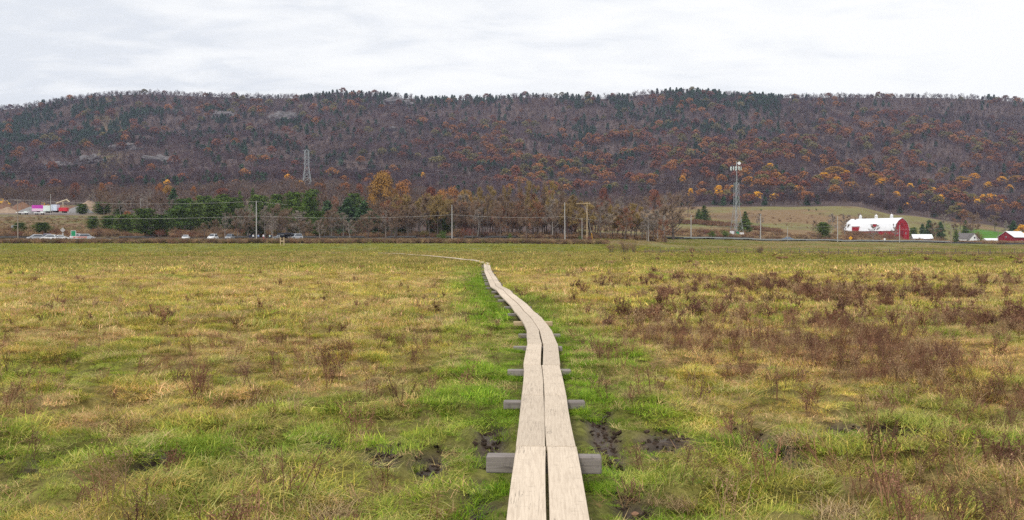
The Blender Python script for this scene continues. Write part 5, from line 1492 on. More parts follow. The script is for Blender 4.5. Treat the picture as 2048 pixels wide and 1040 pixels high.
for zf, side in ((.965, -1), (.80, -1), (.80, 1), (.67, -1), (.72, 1)):
    mb = MB(); ww = wt * .9
    mb.tube([(side * ww * .6, 0, top * zf), (side * (ww + 1.5), 0, top * zf + .1)], [.14, .06], 4); mb.tube([(side * ww * .6, 0, top * zf - 1.0), (side * (ww + 1.5), 0, top * zf + .1)], [.09, .05], 4)
    mb.build('crossarm', M['galv'], py)
def hv(p0, px1, row1, d1, label):
    wire(p0, P(px1, row1, d1), 7, label, .016)
pt = Vector((x_ - 3, d, z_ + top * .8)); hv(pt, -200, 330, 620, 'faint high voltage line running left from the pylon')
pt = Vector((x_ + 3, d, z_ + top * .8)); hv(pt, 1900, 372, 640, 'faint high voltage line running right from the pylon')
pt = Vector((x_ + 3, d, z_ + top * .66)); hv(pt, 2250, 386, 640, 'lower faint high voltage line running right from the pylon')

d = 440; x_ = X(1472, d); z_ = CAMZ + (HOR - 467) * d / F; z_ = min(z_, hz(x_, d) + .3); top = CAMZ + (HOR - 323) * d / F - z_
ct = empty('cell_tower', (x_, d, z_), 0, 'three legged lattice cell tower with antenna panels beside the road', 'cell tower')
zb = CAMZ + (HOR - 366) * d / F - z_
lv = []
for k_ in range(8):
    q = k_ / 7; w_ = (14.5 * (1 - q / .55) + 5.8 * (q / .55)) if q < .55 else 5.8 - (q - .55) * 1.6
    lv.append((zb * q, w_ * d / F / 1.414 * 1.12))
mb = MB(); lattice(mb, lv, 3, .12, .04, .15); mb.build('lattice_base', M['galv'], ct)
mb = MB(); mb.tube([(.3, 0, zb * .05), (.25, 0, zb), (.1, 0, top)], [.19, .18, .15], 8); mb.build('mast', M['galv'], ct)
zp = CAMZ + (HOR - 337) * d / F - z_
mb = MB()
for q in range(3): mb.tube([(3.0 * math.cos(q * 2.094 + .5), 3.0 * math.sin(q * 2.094 + .5), zp), (3.0 * math.cos((q + 1) * 2.094 + .5), 3.0 * math.sin((q + 1) * 2.094 + .5), zp)], [.08, .08], 4)
for q in range(3): mb.tube([(0, 0, zp), (3.0 * math.cos(q * 2.094 + .5), 3.0 * math.sin(q * 2.094 + .5), zp)], [.08, .08], 4)
mb.build('platform', M['galv_dark'], ct)
for q in range(9):
    face, k_ = divmod(q, 3)
    a0 = Vector((3.1 * math.cos(face * 2.094 + .5), 3.1 * math.sin(face * 2.094 + .5), zp)); a1 = Vector((3.1 * math.cos((face + 1) * 2.094 + .5), 3.1 * math.sin((face + 1) * 2.094 + .5), zp))
    p = a0.lerp(a1, (k_ + .5) / 3); mb = MB(); nrm = math.atan2(p.y, p.x)
    mb.box((0, 0, 0), (.22, .42, 1.7)); ob = mb.build('antenna_panel', M['pale_box'], ct); ob.location = p * 1.03 - Vector((0, 0, p.z * .03)); ob.rotation_euler.z = (face + .5) * 2.094 + .5; bevel(ob, .05, 2)
mb = MB(); mb.tube([(1.1, -.5, top - .9), (1.1, -.9, top - .9)], [.7, .7], 16); mb.tube([(.1, 0, top - .9), (1.1, -.4, top - .9)], [.08, .08], 4); mb.build('dish_antenna', M['white'], ct)
for q, (dx_, w_, h_, mt, lab) in enumerate([(-2.2, 1.6, 1.9, 'white', 'white equipment cabinet at the left foot of the cell tower'), (2.1, 1.8, 1.2, 'white', 'low white equipment cabinet at the right foot of the cell tower'), (.3, .9, 1.6, 'lf', 'small green cabinet between the legs of the cell tower')]):
    cb = empty('equipment_cabinet', (x_ + dx_, d - 1.6, z_), .2, lab, 'cabinet', 'cabinets at the cell tower')
    mm = M['green_box'] if mt == 'lf' else M['white']
    mb = MB(); mb.box((0, 0, h_ / 2 + .1), (w_, 1.0, h_)); bevel(mb.build('body', mm, cb), .04)
    mb = MB(); mb.box((0, -.515, h_ / 2 + .1), (w_ * .8, .02, h_ * .8)); mb.build('door', mm, cb)

# ================================================================== buildings
def gable_house(name, px, base_row, d, L_, W_, hw, hr, rz, wallm, roofm, label, cat, over=.35, prof=None, windows=(), doors=(), eave=True):
    x_ = X(px, d); z_ = CAMZ + (HOR - base_row) * d / F
    z_ = z_ if z_ > hz(x_, d) - 1.5 else hz(x_, d) - .2
    o = empty(name, (x_, d, z_), rz, label, cat)
    # long axis = local x, gable at +x and -x
    prof = prof or [(W_ / 2, hw), (0, hr)]
    full = [(W_ / 2, -1.2)] + prof[:-1] + [prof[-1]] + [(-a_, b_) for a_, b_ in reversed(prof[:-1])] + [(-W_ / 2, -1.2)]
    mb = MB(); n = len(full); i0 = len(mb.v)
    for s_ in (-L_ / 2, L_ / 2):
        for (a_, b_) in full: mb.v.append((s_, a_, b_))
    mb.f.append(tuple(range(n))); mb.f.append(tuple(reversed(range(n, 2 * n))))
    mb.f.append((0, n, n + 1, 1)); mb.f.append((n - 2, 2 * n - 2, 2 * n - 1, n - 1)); mb.f.append((n - 1, 2 * n - 1, n, 0))
    mb.c += [.5] * 5; mb.m += [0] * 5
    mb.build('wall', M[wallm], o)
    # roof shell, standing 12 cm proud of the gable outline
    rp = [(a_ + (over if i_ == 0 else 0) * (1 if i_ == 0 else 0), b_ - (over * .5 if i_ == 0 else 0)) for i_, (a_, b_) in enumerate(prof)]
    line = rp[:-1] + [rp[-1]] + [(-a_, b_) for a_, b_ in reversed(rp[:-1])]
    mb = MB(); hl = L_ / 2 + over
    th = .14
    for lo_hi in (0.02, th):
        for s_ in (-hl, hl):
            for (a_, b_) in line: mb.v.append((s_, a_ * (1 + lo_hi * .03), b_ + lo_hi))
    k_ = len(line)
    for q in range(k_ - 1):
        mb.f.append((q, q + 1, k_ + q + 1, k_ + q)); mb.f.append((2 * k_ + q, 3 * k_ + q, 3 * k_ + q + 1, 2 * k_ + q + 1))
        mb.f.append((q, 2 * k_ + q, 2 * k_ + q + 1, q + 1)); mb.f.append((k_ + q, k_ + q + 1, 3 * k_ + q + 1, 3 * k_ + q))
    mb.f.append((0, k_, 3 * k_, 2 * k_)); mb.f.append((k_ - 1, 3 * k_ - 1, 4 * k_ - 1, 2 * k_ - 1))
    mb.c += [.5] * len(mb.f); mb.m += [0] * len(mb.f)
    mb.build('roof', M[roofm], o)
    for (face, u_, v_, w_, h_) in windows:       # face 'f' = front (-y) or 'g' = gable (+x) or 'l' = gable (-x)
        wn = bpy.data.objects.new('window', None)
        def bx(mb, c, s): mb.box(c, s)
        if face == 'f': c_ = (u_, -W_ / 2 - .02, v_); s_ = (w_, .06, h_); c2_ = (u_, -W_ / 2 - .06, v_); s2_ = (w_ * .8, .03, h_ * .85)
        else:
            sg = 1 if face == 'g' else -1
            c_ = (sg * (L_ / 2 + .02), u_, v_); s_ = (.06, w_, h_); c2_ = (sg * (L_ / 2 + .06), u_, v_); s2_ = (.03, w_ * .8, h_ * .85)
        mb = MB(); mb.box((0, 0, 0), s_); fr = mb.build('window', M['white'], o, c_)
        mb = MB(); mb.box((0, 0, 0), s2_); mb.build('pane', M['glass'], fr, tuple(np.array(c2_) - np.array(c_)))
    for (face, u_, v_, w_, h_, mt) in doors:
        if face == 'f': c_ = (u_, -W_ / 2 - .03, v_ + h_ / 2); s_ = (w_, .08, h_)
        else: sg = 1 if face == 'g' else -1; c_ = (sg * (L_ / 2 + .03), u_, v_ + h_ / 2); s_ = (.08, w_, h_)
        mb = MB(); mb.box((0, 0, 0), s_); mb.build('door', M[mt], o, c_)
    return o
W_ = 12.6; g = [(W_ / 2, 3.6), (W_ / 2 - .5, 5.4), (W_ / 2 - 1.5, 7.4), (W_ / 2 - 3.2, 9.0), (W_ / 2 - 4.9, 9.9), (0, 10.5)]
brn = gable_house('gambrel_barn', 1752, 483.5, 550, 33, W_, 3.6, 10.5, R(-58), 'red', 'roof_white', 'big red gambrel barn with white metal roof and three cupolas', 'barn', .25, g,
                  windows=[('g', 3.4, 2.2, .8, 1.0), ('g', -3.4, 2.2, .8, 1.0), ('f', 2, 2.3, .9, .8), ('f', 6, 2.3, .9, .8), ('f', -4, 2.3, .9, .8), ('f', 11, 2.3, .9, .8)], doors=[('g', 0, 0.1, 2.6, 3.6, 'red_dark'), ('g', 0, 6.2, 1.4, 1.5, 'red_dark'), ('f', -10, .1, 3, 2.8, 'red_dark')])
for q in (-10.5, 0.0, 10.0):
    cu = MB(); cu.box((0, 0, .8), (1.5, 1.5, 2.2)); cu.tube([(0, 0, 1.9), (0, 0, 2.4), (0, 0, 2.9), (0, 0, 3.1), (0, 0, 3.9)], [1.15, .85, .35, .08, .04], 8)
    cu.build('cupola', M['white'], brn, (q, 0, 10.4)).scale = (.8, .8, .78)
# red dormer openings in the white roof
for (u_, v_, w_, h_, dep) in ((-8.7, 4.9, 4.4, 2.6, 1.4), (3.6, 6.6, 1.6, 1.4, 1.2)):
    mb = MB(); mb.box((0, 0, 0), (w_, dep, h_)); dm = mb.build('dormer', M['red'], brn, (u_, -W_ / 2 + .35, v_))
    mb = MB(); mb.box((0, 0, 0), (w_ + .3, dep + .9, .12)); mb.build('dormer_roof', M['roof_white'], dm, (0, .3, h_ / 2 + .07))
gable_house('shed', 1843, 491.5, 470, 8.6, 6.0, 1.9, 3.9, R(-8), 'gray_wall', 'roof_white', 'low grey shed with bright white roof right of the big barn', 'shed', .3, windows=[('l', 0, 1.6, .8, .8)], doors=[('f', -1, .05, 1.1, 1.8, 'trim_dark')])
fh = gable_house('farmhouse', 1927, 490.5, 520, 7.5, 6.4, 3.4, 6.2, R(0), 'white', 'roof_gray', 'small white farmhouse with grey roof between dark trees', 'house', .3,
                 windows=[('f', -2.2, 2.0, .9, 1.2), ('f', .2, 2.0, .9, 1.2)])
# cross gable facing the road, at the right
cg = MB(); hw2 = 2.6
cgp = [(-hw2, -1.0), (hw2, -1.0), (hw2, 3.2), (0, 6.0), (-hw2, 3.2)]
cg.prism(cgp, -1.9, 1.9); wg = cg.build('gable_wing', M['white'], fh, (3.3, -3.4, 0))
mb = MB(); mb.prism([(-hw2 - .4, 2.95), (0, 6.15), (hw2 + .4, 2.95), (hw2 + .4, 3.12), (0, 6.34), (-hw2 - .4, 3.12)], -2.2, 1.9); mb.build('wing_roof', M['roof_gray'], wg)
for (u_, v_, w_, h_) in ((-.9, 1.6, .9, 1.2), (.9, 1.6, .9, 1.2), (0, 3.9, .8, 1.0)):
    mb = MB(); mb.box((0, 0, 0), (w_, .05, h_)); mb.build('window', M['glass'], wg, (u_, -1.93, v_))
mb = MB(); mb.box((0, 0, 0), (.6, .6, 1.6)); mb.build('chimney', M['gray_wall'], fh, (-2, .2, 6.4))
gable_house('outbuilding', 1983, 489.5, 540, 9, 5, 2.0, 3.4, R(12), 'white', 'roof_white', 'low white outbuilding between farmhouse and small red barn', 'outbuilding', .3, windows=[('f', -2.5, 1.1, .8, .7), ('f', 0, 1.1, .8, .7), ('f', 2.5, 1.1, .8, .7)])
gable_house('small_barn', 2026, 491, 470, 10.5, 8.6, 3.9, 6.6, R(28), 'shed_red', 'roof_white', 'small red barn with white metal roof at the right edge', 'barn', .35,
            windows=[('f', 0.5, 1.9, 1.0, .9), ('l', 0, 4.0, .7, .8)], doors=[('l', .6, .05, 1.1, 2.1, 'white'), ('f', 3.4, .05, 1.0, 1.9, 'red_dark')])

# ================================================================== vehicles
def car(px, base_row, d, rz, mat, style, label, lit='light_lens'):
    x_ = X(px, d); z_ = max(hz(x_, d), CAMZ + (HOR - base_row) * d / F - .3)
    o = empty('parked_car' if 'parked' in label else 'car', (x_, d, z_), rz, label, 'car', 'cars by the road')
    Ln, Wd = (4.6, 1.8); H_ = {'sedan': 1.45, 'suv': 1.75, 'wagon': 1.6}[style]
    hood = .98 if style == 'suv' else .88; belt = hood + .06
    body = [(-Ln / 2, .35), (-Ln / 2, belt - .02), (-Ln / 2 + .12, belt), (Ln / 2 - 1.15, belt), (Ln / 2 - .15, hood - .12), (Ln / 2, hood - .35), (Ln / 2, .35), (Ln / 2 - .5, .25), (-Ln / 2 + .4, .25)]
    mb = MB(); mb.prism(body, -Wd / 2, Wd / 2); b_ = mb.build('body', M[mat], o); bevel(b_, .07, 3)
    back = {'sedan': -Ln / 2 + .75, 'suv': -Ln / 2 + .12, 'wagon': -Ln / 2 + .15}[style]; rb = {'sedan': .75, 'suv': .3, 'wagon': .45}[style]
    cab = [(back, belt - .03), (back + rb, H_ - .06), (back + rb + .25, H_), (.35, H_), (.55, H_ - .05), (Ln / 2 - 1.0, belt - .03)]
    tp = lambda a_, c_: .06 + .22 * (c_ - belt) / (H_ - belt)
    mb = MB(); mb.prism(cab, -Wd / 2, Wd / 2, 0, tp); r_ = mb.build('cabin', M[mat], o); bevel(r_, .05, 2)
    gl = [(back + .12 + (.15 if style == 'sedan' else 0), belt + .02), (back + rb + .12, H_ - .14), (.36, H_ - .14), (Ln / 2 - 1.15, belt + .02)]
    tp2 = lambda a_, c_: .045 + .22 * (c_ - belt) / (H_ - belt)
    mb = MB(); mb.prism(gl, -Wd / 2, Wd / 2, 0, tp2); mb.build('side_window', M['glass'], o)
    for sx, nm, a0, a1 in ((1, 'windscreen', (Ln / 2 - 1.02, belt + .03), (.60, H_ - .10)), (-1, 'rear_window', (back + .02, belt + .05), (back + rb - .05, H_ - .14))):
        nx_, nz_ = (a0[1] - a1[1]), (a1[0] - a0[0]); l_ = math.hypot(nx_, nz_); nx_, nz_ = -abs(nx_) / l_ * -sx * .03, .02
        mb = MB(); yb, yt = Wd / 2 - .16, Wd / 2 - .32
        q0, q1 = (a0[0] + sx * .03, a0[1] + .02), (a1[0] + sx * .03, a1[1] + .02)
        mb.face([(q0[0], -yb, q0[1]), (q0[0], yb, q0[1]), (q1[0], yt, q1[1]), (q1[0], -yt, q1[1])]); mb.build(nm, M['glass'], o)
    for sx in (-1, 1):
        for sy in (-1, 1):
            mb = MB(); mb.tube([(0, -.12, 0), (0, .12, 0)], [.34, .34], 16); wh = mb.build('wheel', M['tyre'], o, (sx * (Ln / 2 - .85), sy * (Wd / 2 - .08), .34))
            mb = MB(); mb.tube([(0, -.125, 0), (0, .125, 0)], [.2, .2], 10); mb.build('rim', M['galv'], wh)
            mb = MB(); mb.box((0, 0, 0), (.06, .36, .16)); mb.build('headlight' if sx > 0 else 'tail_light', M['light_lens' if sx > 0 else 'tail_lens'], o, (sx * (Ln / 2 - .005), sy * (Wd / 2 - .32), hood - .26))
    return o
car(71, 478, 292, R(218), 'car_silver', 'wagon', 'silver wagon parked leftmost among the cars on the left')
car(93, 477, 298, R(140), 'car_purple', 'suv', 'dark purple grey parked car behind the white wagon')
car(99, 480, 289, R(180), 'car_white', 'wagon', 'long white parked wagon in the front of the left cars')
car(121, 480, 291, R(35), 'car_white', 'sedan', 'white parked car left of the green panel')
car(157, 478, 296, R(40), 'car_white', 'suv', 'white parked car just right of the green panel')
car(173, 479, 292, R(35), 'car_silver', 'suv', 'silver parked car with dark front at the right end of the left cars')
car(372, 480, 292, R(281), 'car_white', 'sedan', 'white parked hatchback alone on the roadside')
car(426, 480, 292, R(268), 'car_white', 'suv', 'small white parked vehicle left of the grey one')
car(460, 480, 292, R(271), 'car_gray', 'suv', 'grey parked vehicle facing the field left of the utility pole')
car(591, 478, 298, R(236), 'car_silver', 'suv', 'silver parked vehicle right of the black roofed shelter')
car(562, 479, 300, R(180), 'car_gray', 'sedan', 'grey parked car partly hidden left of the shelter')
car(1576, 482, 412, R(-2), 'car_blue', 'sedan', 'blue grey car driving behind the guardrail')

# green panel and red barrier
def slab(name, px, row, d, size, rz, mats, label, cat, extra=None):
    x_ = X(px, d); z_ = CAMZ + (HOR - row) * d / F
    z_ = min(z_, hz(x_, d) + .3) if z_ > hz(x_, d) + .3 else z_
    return empty(name, (x_, d, z_), rz, label, cat)
o = slab('sign_board', 147, 479, 289, None, .15, None, 'bright green upright panel on posts among the parked cars', 'sign board')
mb = MB(); mb.box((0, 0, 1.75), (1.2, .08, 1.5)); bevel(mb.build('panel', M['green_box'], o), .02)
mb = MB(); mb.box((0, 0, 2.56), (1.3, .12, .1)); mb.build('top_rail', M['white'], o)
for s_ in (-1, 1):
    mb = MB(); mb.box((0, 0, 1.25), (.09, .09, 2.7)); mb.build('leg', M['white'], o, (s_ * .66, .02, 0))
o = slab('barrier', 160, 480, 286, None, 0, None, 'low red and white striped barrier in front of the cars', 'barrier')
mb = MB(); mb.box((0, 0, .85), (4.0, .06, .22)); mb.build('rail', M['orange_red'], o)
mb = MB(); mb.box((0, 0, .55), (4.0, .06, .12)); mb.build('lower_rail', M['white'], o)
for s_ in (-1.8, 0, 1.8):
    mb = MB(); mb.box((0, 0, .45), (.1, .1, 1.1)); mb.build('leg', M['orange_red'], o, (s_, .1, 0))

# black roofed shelter
o = slab('shelter', 571, 480, 296, None, .02, None, 'dark open shelter with low black roof beside the parked car', 'shelter')
mb = MB(); mb.prism([(-2.2, 1.55), (2.2, 1.75), (2.0, 2.15), (-1.9, 2.1)], -1.5, 1.5); bevel(mb.build('roof', M['black_roof'], o), .03)
mb = MB(); mb.box((0.1, 1.0, .75), (3.6, .12, 1.5)); mb.build('back_wall', M['black_roof'], o)
for s_ in (-1.8, 1.8):
    for s2 in (-1.2, 1.2):
        mb = MB(); mb.box((0, 0, .75), (.14, .14, 1.6)); mb.build('post', M['trim_dark'], o, (s_, s2, 0))
mb = MB(); mb.box((0.2, .2, .45), (2.4, .6, .1)); mb.build('bench', M['trim_dark'], o)

# wooden H frame trail gate
d = 258; x_ = X(564.5, d); zt = hz(x_, d)
o = empty('trail_gate', (x_, d, zt), 0, 'pale wooden H shaped gate frame in the field before the shelter', 'gate')
hh = CAMZ + (HOR - 474.5) * d / F - zt
for s_ in (-1, 1):
    mb = MB(); mb.box((0, 0, hh / 2 - .1), (.2, .2, hh + .2)); bevel(mb.build('post', M['fresh_wood'], o, (s_ * .45, 0, 0)), .02)
mb = MB(); mb.box((0, 0, 0), (.72, .12, .26)); mb.build('rail', M['fresh_wood'], o, (0, 0, hh * .56))
mb = MB(); mb.box((0, 0, 0), (.72, .12, .14)); mb.build('rail', M['fresh_wood'], o, (0, 0, .12))

# signs
def diamond(px, row, base_row, d, s, mat, rim, label, pw=.05):
    x_ = X(px, d); z_ = hz(x_, d); zc = CAMZ + (HOR - row) * d / F - z_
    o = empty('road_sign', (x_, d, z_), 0, label, 'road sign', 'road signs by the road')
    mb = MB(); mb.tube([(0, 0, -.3), (0, 0, zc + s * .4)], [pw, pw], 6); mb.build('post', M['galv_dark'], o)
    mb = MB(); mb.box((0, 0, 0), (s, .03, s), 0); q = mb.build('panel', M[mat], o, (0, -.08, zc)); q.rotation_euler = (0, R(45), 0); bevel(q, .01)
    return o, zc
o, zc = diamond(126, 460, 479, 300, 1.1, 'sign_gray', None, 'grey back of a diamond road sign above the left cars')
mb = MB(); mb.box((0, 0, 0), (.5, .03, .5)); mb.build('lower_plate', M['sign_gray'], o, (0, -.08, zc - 1.25))
o, zc = diamond(1701, 476, 484, 404, 1.15, 'sign_yellow', None, 'yellow diamond warning sign in front of the barn left end')
mb = MB(); mb.tube([(0, -.11, zc - .35), (0, -.11, zc + .1), (-.18, -.11, zc + .32)], [.05, .05, .03], 5); mb.build('symbol', M['trim_dark'], o)
x_ = X(1769, 408); o = empty('small_sign', (x_, 408, hz(x_, 408)), 0, 'small white sign on a post before the big barn', 'road sign')
zc = CAMZ + (HOR - 478.5) * 408 / F - hz(x_, 408)
mb = MB(); mb.tube([(0, 0, -.2), (0, 0, zc)], [.05, .05], 6); mb.build('post', M['galv'], o)
mb = MB(); mb.box((0, 0, 0), (.75, .04, .9)); mb.build('panel', M['white'], o, (0, -.07, zc))
x_ = X(1185, 290); o = empty('guy_wire_guard', (x_, 290, hz(x_, 290)), 0, 'thin yellow slanting guard on a guy wire by the track', 'guy guard')
mb = MB(); mb.tube([(.1, 0, 0), (-.28, 0, 2.6)], [.07, .07], 6); mb.build('guard', M['sign_yellow'], o)
mb = MB(); mb.tube([(-.28, 0, 2.6), (-1.6, 8, 11)], [.02, .02], 4); mb.build('wire', M['cable'], o)

# guardrail
o = empty('guardrail', (X(1367, 380), 380, hz(X(1367, 380), 380)), 0, 'long galvanised guardrail with dark posts along the right road', 'guardrail')
gp = []
for k_ in range(61):
    q = k_ / 60; px_ = 1367 + (1900 - 1367) * q; d = 381 + 36 * q; gp.append((X(px_, d), d))
base = Vector(o.location); prev = None
mb = MB()
pts = [(a_, b_, max(hz(a_, b_), hz(a_, b_ + 2)) + .1) for a_, b_ in gp]
for k_, (a_, b_, c_) in enumerate(pts):
    p = MB(); p.box((0, 0, .35), (.16, .2, .85)); p.build('post', M['post_wood'], o, tuple(Vector((a_, b_ + .18, c_)) - base))
for k_ in range(60):
    a_ = Vector(pts[k_]) - base; b_ = Vector(pts[k_ + 1]) - base
    for z0, z1, y0, y1 in ((.42, .52, 0, -.06), (.52, .60, -.06, -.02), (.60, .68, -.02, -.06), (.68, .78, -.06, 0)):
        mb.face([(a_.x, a_.y + y0, a_.z + z0), (b_.x, b_.y + y0, b_.z + z0), (b_.x, b_.y + y1, b_.z + z1), (a_.x, a_.y + y1, a_.z + z1)])
rl = mb.build('rail', M['galv'], o, fix=False); sm = rl.modifiers.new('solid', 'SOLIDIFY'); sm.thickness = .02

# wire fence
A_ = (X(1290, 212), 212); B_ = (X(2180, 163), 163); nf = 44
o = empty('wire_fence', (A_[0], A_[1], hz(*A_)), 0, 'old wire fence on dark wooden posts crossing the right meadow', 'fence')
base = Vector(o.location); tops = []
rd = random.Random(17)
for k_ in range(nf + 1):
    q = k_ / nf; xx_ = A_[0] + (B_[0] - A_[0]) * q; yy_ = A_[1] + (B_[1] - A_[1]) * q; zz = hz(xx_, yy_); h_ = rd.uniform(1.05, 1.35)
    mb = MB(); mb.tube([(0, 0, -.2), (rd.gauss(0, .05), 0, h_)], [.075, .06], 6); mb.build('post', M['post_wood'], o, tuple(Vector((xx_, yy_, zz)) - base)); tops.append(Vector((xx_, yy_, zz)) - base)
for hh_ in (.35, .7, 1.02):
    mb = MB(); mb.tube([tuple(p + Vector((0, -.08, hh_))) for p in tops], [.012] * len(tops), 4); mb.build('wire', M['galv_dark'], o)

# ================================================================== landscape yard on the left
def heap(px, row_top, row_base, d, wpx, mat, name, label, sy=6):
    x_ = X(px, d); zt = CAMZ + (HOR - row_top) * d / F; zb = hz(x_, d); h_ = zt - zb; r_ = wpx * d / F / 2
    bm = bmesh.new(); bmesh.ops.create_grid(bm, x_segments=36, y_segments=24, size=1)
    for v in bm.verts:
        rr = math.hypot(v.co.x, v.co.y); n = mnoise.fractal(Vector((v.co.x * 2.2 + px, v.co.y * 2.2, 1)), 1, 2, 4)
        z_ = max(0, 1 - rr) ** .8 * (1 + .25 * n) if rr < 1 else 0
        v.co = Vector((v.co.x * r_, v.co.y * sy, z_ * h_ - .3 - (0 if rr < 1 else 1.5)))
    me = bpy.data.meshes.new(name); bm.to_mesh(me); bm.free(); me.materials.append(M[mat])
    o = link(name, me, None, (x_, d, zb)); tag(o, label, 'heap', 'heaps in the landscape yard')
heap(60, 412, 425, 486, 56, 'gravel', 'gravel_heap', 'grey gravel heap left of the magenta trailer')
heap(158, 411, 425, 500, 64, 'gravel', 'gravel_heap', 'grey gravel heap right of the red trailer')
heap(45, 402, 415, 530, 66, 'dirt', 'soil_heap', 'reddish brown soil heap behind the grey gravel')
heap(10, 400, 425, 540, 44, 'dirt', 'soil_heap', 'brown soil heap at the left edge')
heap(180, 400, 412, 560, 70, 'tandirt', 'soil_heap', 'tan soil heap right of the conveyor')
heap(15, 412, 430, 470, 50, 'tandirt', 'soil_heap', 'pale tan soil bank in front at the left edge')
heap(125, 409, 414, 580, 110, 'dirt', 'soil_heap', 'long low brown bank behind the conveyor')
def trailer(px, row, d, L_, W_, H_, rz, m1, m2, label, cat='trailer'):
    x_ = X(px, d); z_ = max(hz(x_, d), CAMZ + (HOR - row) * d / F - .2)
    o = empty('trailer', (x_, d, z_), rz, label, cat, 'trailers in the landscape yard')
    mb = MB(); mb.box((0, 0, .7 + H_ / 2), (L_, W_, H_)); bevel(mb.build('box_body', M[m1], o), .05)
    if m2:
        mb = MB(); mb.box((0, -W_ / 2 - .02, .7 + H_ * .24), (L_ * .94, .04, H_ * .42)); mb.build('lower_panel', M[m2], o)
    mb = MB(); mb.box((-L_ / 2 - .02, 0, .7 + H_ / 2), (.04, W_ * .88, H_ * .9)); mb.build('rear_door', M[m2 or m1], o)
    for s_ in (-1, 1):
        for q in (-.12, .12):
            mb = MB(); mb.tube([(0, -.12, 0), (0, .12, 0)], [.42, .42], 12); mb.build('wheel', M['tyre'], o, (q * L_ * .9 + L_ * .1, s_ * (W_ / 2 - .12), .42))
trailer(78, 425, 455, 5.2, 2.5, 2.8, .1, 'magenta', 'pale_pink', 'box trailer with magenta top and pale lower side')
trailer(97, 425, 452, 3.4, 2.5, 2.6, -.15, 'pale_box', None, 'pale greenish white box trailer second in the row')
trailer(111, 424, 452, 3.0, 2.5, 2.8, -.1, 'blue_white', None, 'bluish white box trailer third in the row')
trailer(128, 425, 452, 3.6, 2.4, 1.7, .1, 'bright_red', None, 'short bright red trailer right of the white ones')
# conveyor
d = 520; x_ = X(112, d); z0 = CAMZ + (HOR - 408) * d / F
o = empty('conveyor', (x_, d, hz(x_, d)), 0, 'long tan loading conveyor slanting up above the trailers', 'conveyor'); bz = o.location.z
e1 = P(135, 399, d) - Vector(o.location); s0 = P(112, 407, d) - Vector(o.location)
mb = MB(); mb.tube([tuple(s0), tuple(e1)], [.38, .38], 4); mb.build('belt', M['belt'], o)
mb = MB(); mb.tube([tuple(e1 + Vector((-.8, 0, 0))), tuple(P(139, 404, d) - Vector(o.location))], [.4, .4], 4); mb.build('chute', M['belt'], o)
mid = s0.lerp(e1, .6)
for s_ in (-.8, .8):
    mb = MB(); mb.tube([tuple(mid), (mid.x + s_, 0, 0)], [.12, .12], 4); mb.build('leg', M['belt'], o)
# excavator-like yellow loader + orange digger
def loader(px, row, d, mat, label, s=1.0):
    x_ = X(px, d); z_ = hz(x_, d); zt = CAMZ + (HOR - row) * d / F; z_ = max(z_, zt - 3.4 * s)
    o = empty('loader', (x_, d, z_), .1, label, 'loader', 'machines in the landscape yard'); o.scale = (s, s, s)
    mb = MB(); mb.box((0, 0, 1.3), (3.6, 1.9, 1.0)); bevel(mb.build('body', M[mat], o), .08)
    mb = MB(); mb.box((-.2, 0, 2.5), (1.5, 1.5, 1.4)); c_ = mb.build('cab', M[mat], o); bevel(c_, .06)
    mb = MB(); mb.box((-.2, 0, 2.6), (1.2, 1.54, .8)); mb.build('cab_window', M['glass'], o)
    mb = MB(); mb.tube([(1.4, 0, 1.7), (2.6, 0, 2.3), (3.3, 0, 1.0)], [.18, .15, .12], 5); mb.build('boom', M[mat], o)
    mb = MB(); mb.prism([(3.0, .3), (3.9, .3), (4.0, 1.1), (3.2, 1.2)], -.9, .9); mb.build('bucket', M[mat], o)
    for sx in (-1.1, 1.2):
        for sy in (-1, 1):
            mb = MB(); mb.tube([(0, -.22, 0), (0, .22, 0)], [.7, .7], 12); mb.build('wheel', M['tyre'], o, (sx, sy * .95, .7))
loader(88, 405, 545, 'yellow', 'yellow loader standing behind the trailer boxes')
loader(5, 397, 560, 'yellow', 'orange yellow digger on the soil at the left edge', 1.1)
# low white objects in front of the trailers
def pallet(px, row, d, L_, label):
    x_ = X(px, d); z_ = hz(x_, d)
    o = empty('flatbed', (x_, d, z_), 0, label, 'flatbed', 'low flatbeds in front of the yard')
    mb = MB(); mb.box((0, 0, .8), (L_, 2.0, .35)); bevel(mb.build('deck', M['white'], o), .04)
    mb = MB(); mb.box((L_ * .3, 0, 1.2), (L_ * .3, 1.8, .5)); bevel(mb.build('load', M['pale_box'], o), .05)
    for s_ in (-1, 1):
        for q in (-.3, .3):
            mb = MB(); mb.tube([(0, -.1, 0), (0, .1, 0)], [.35, .35], 10); mb.build('wheel', M['tyre'], o, (q * L_, s_ * .9, .35))
pallet(46, 428, 449, 5.5, 'low white flatbed in front of the left gravel heap')
pallet(80, 429, 449, 4.5, 'low white flatbed below the magenta trailer')

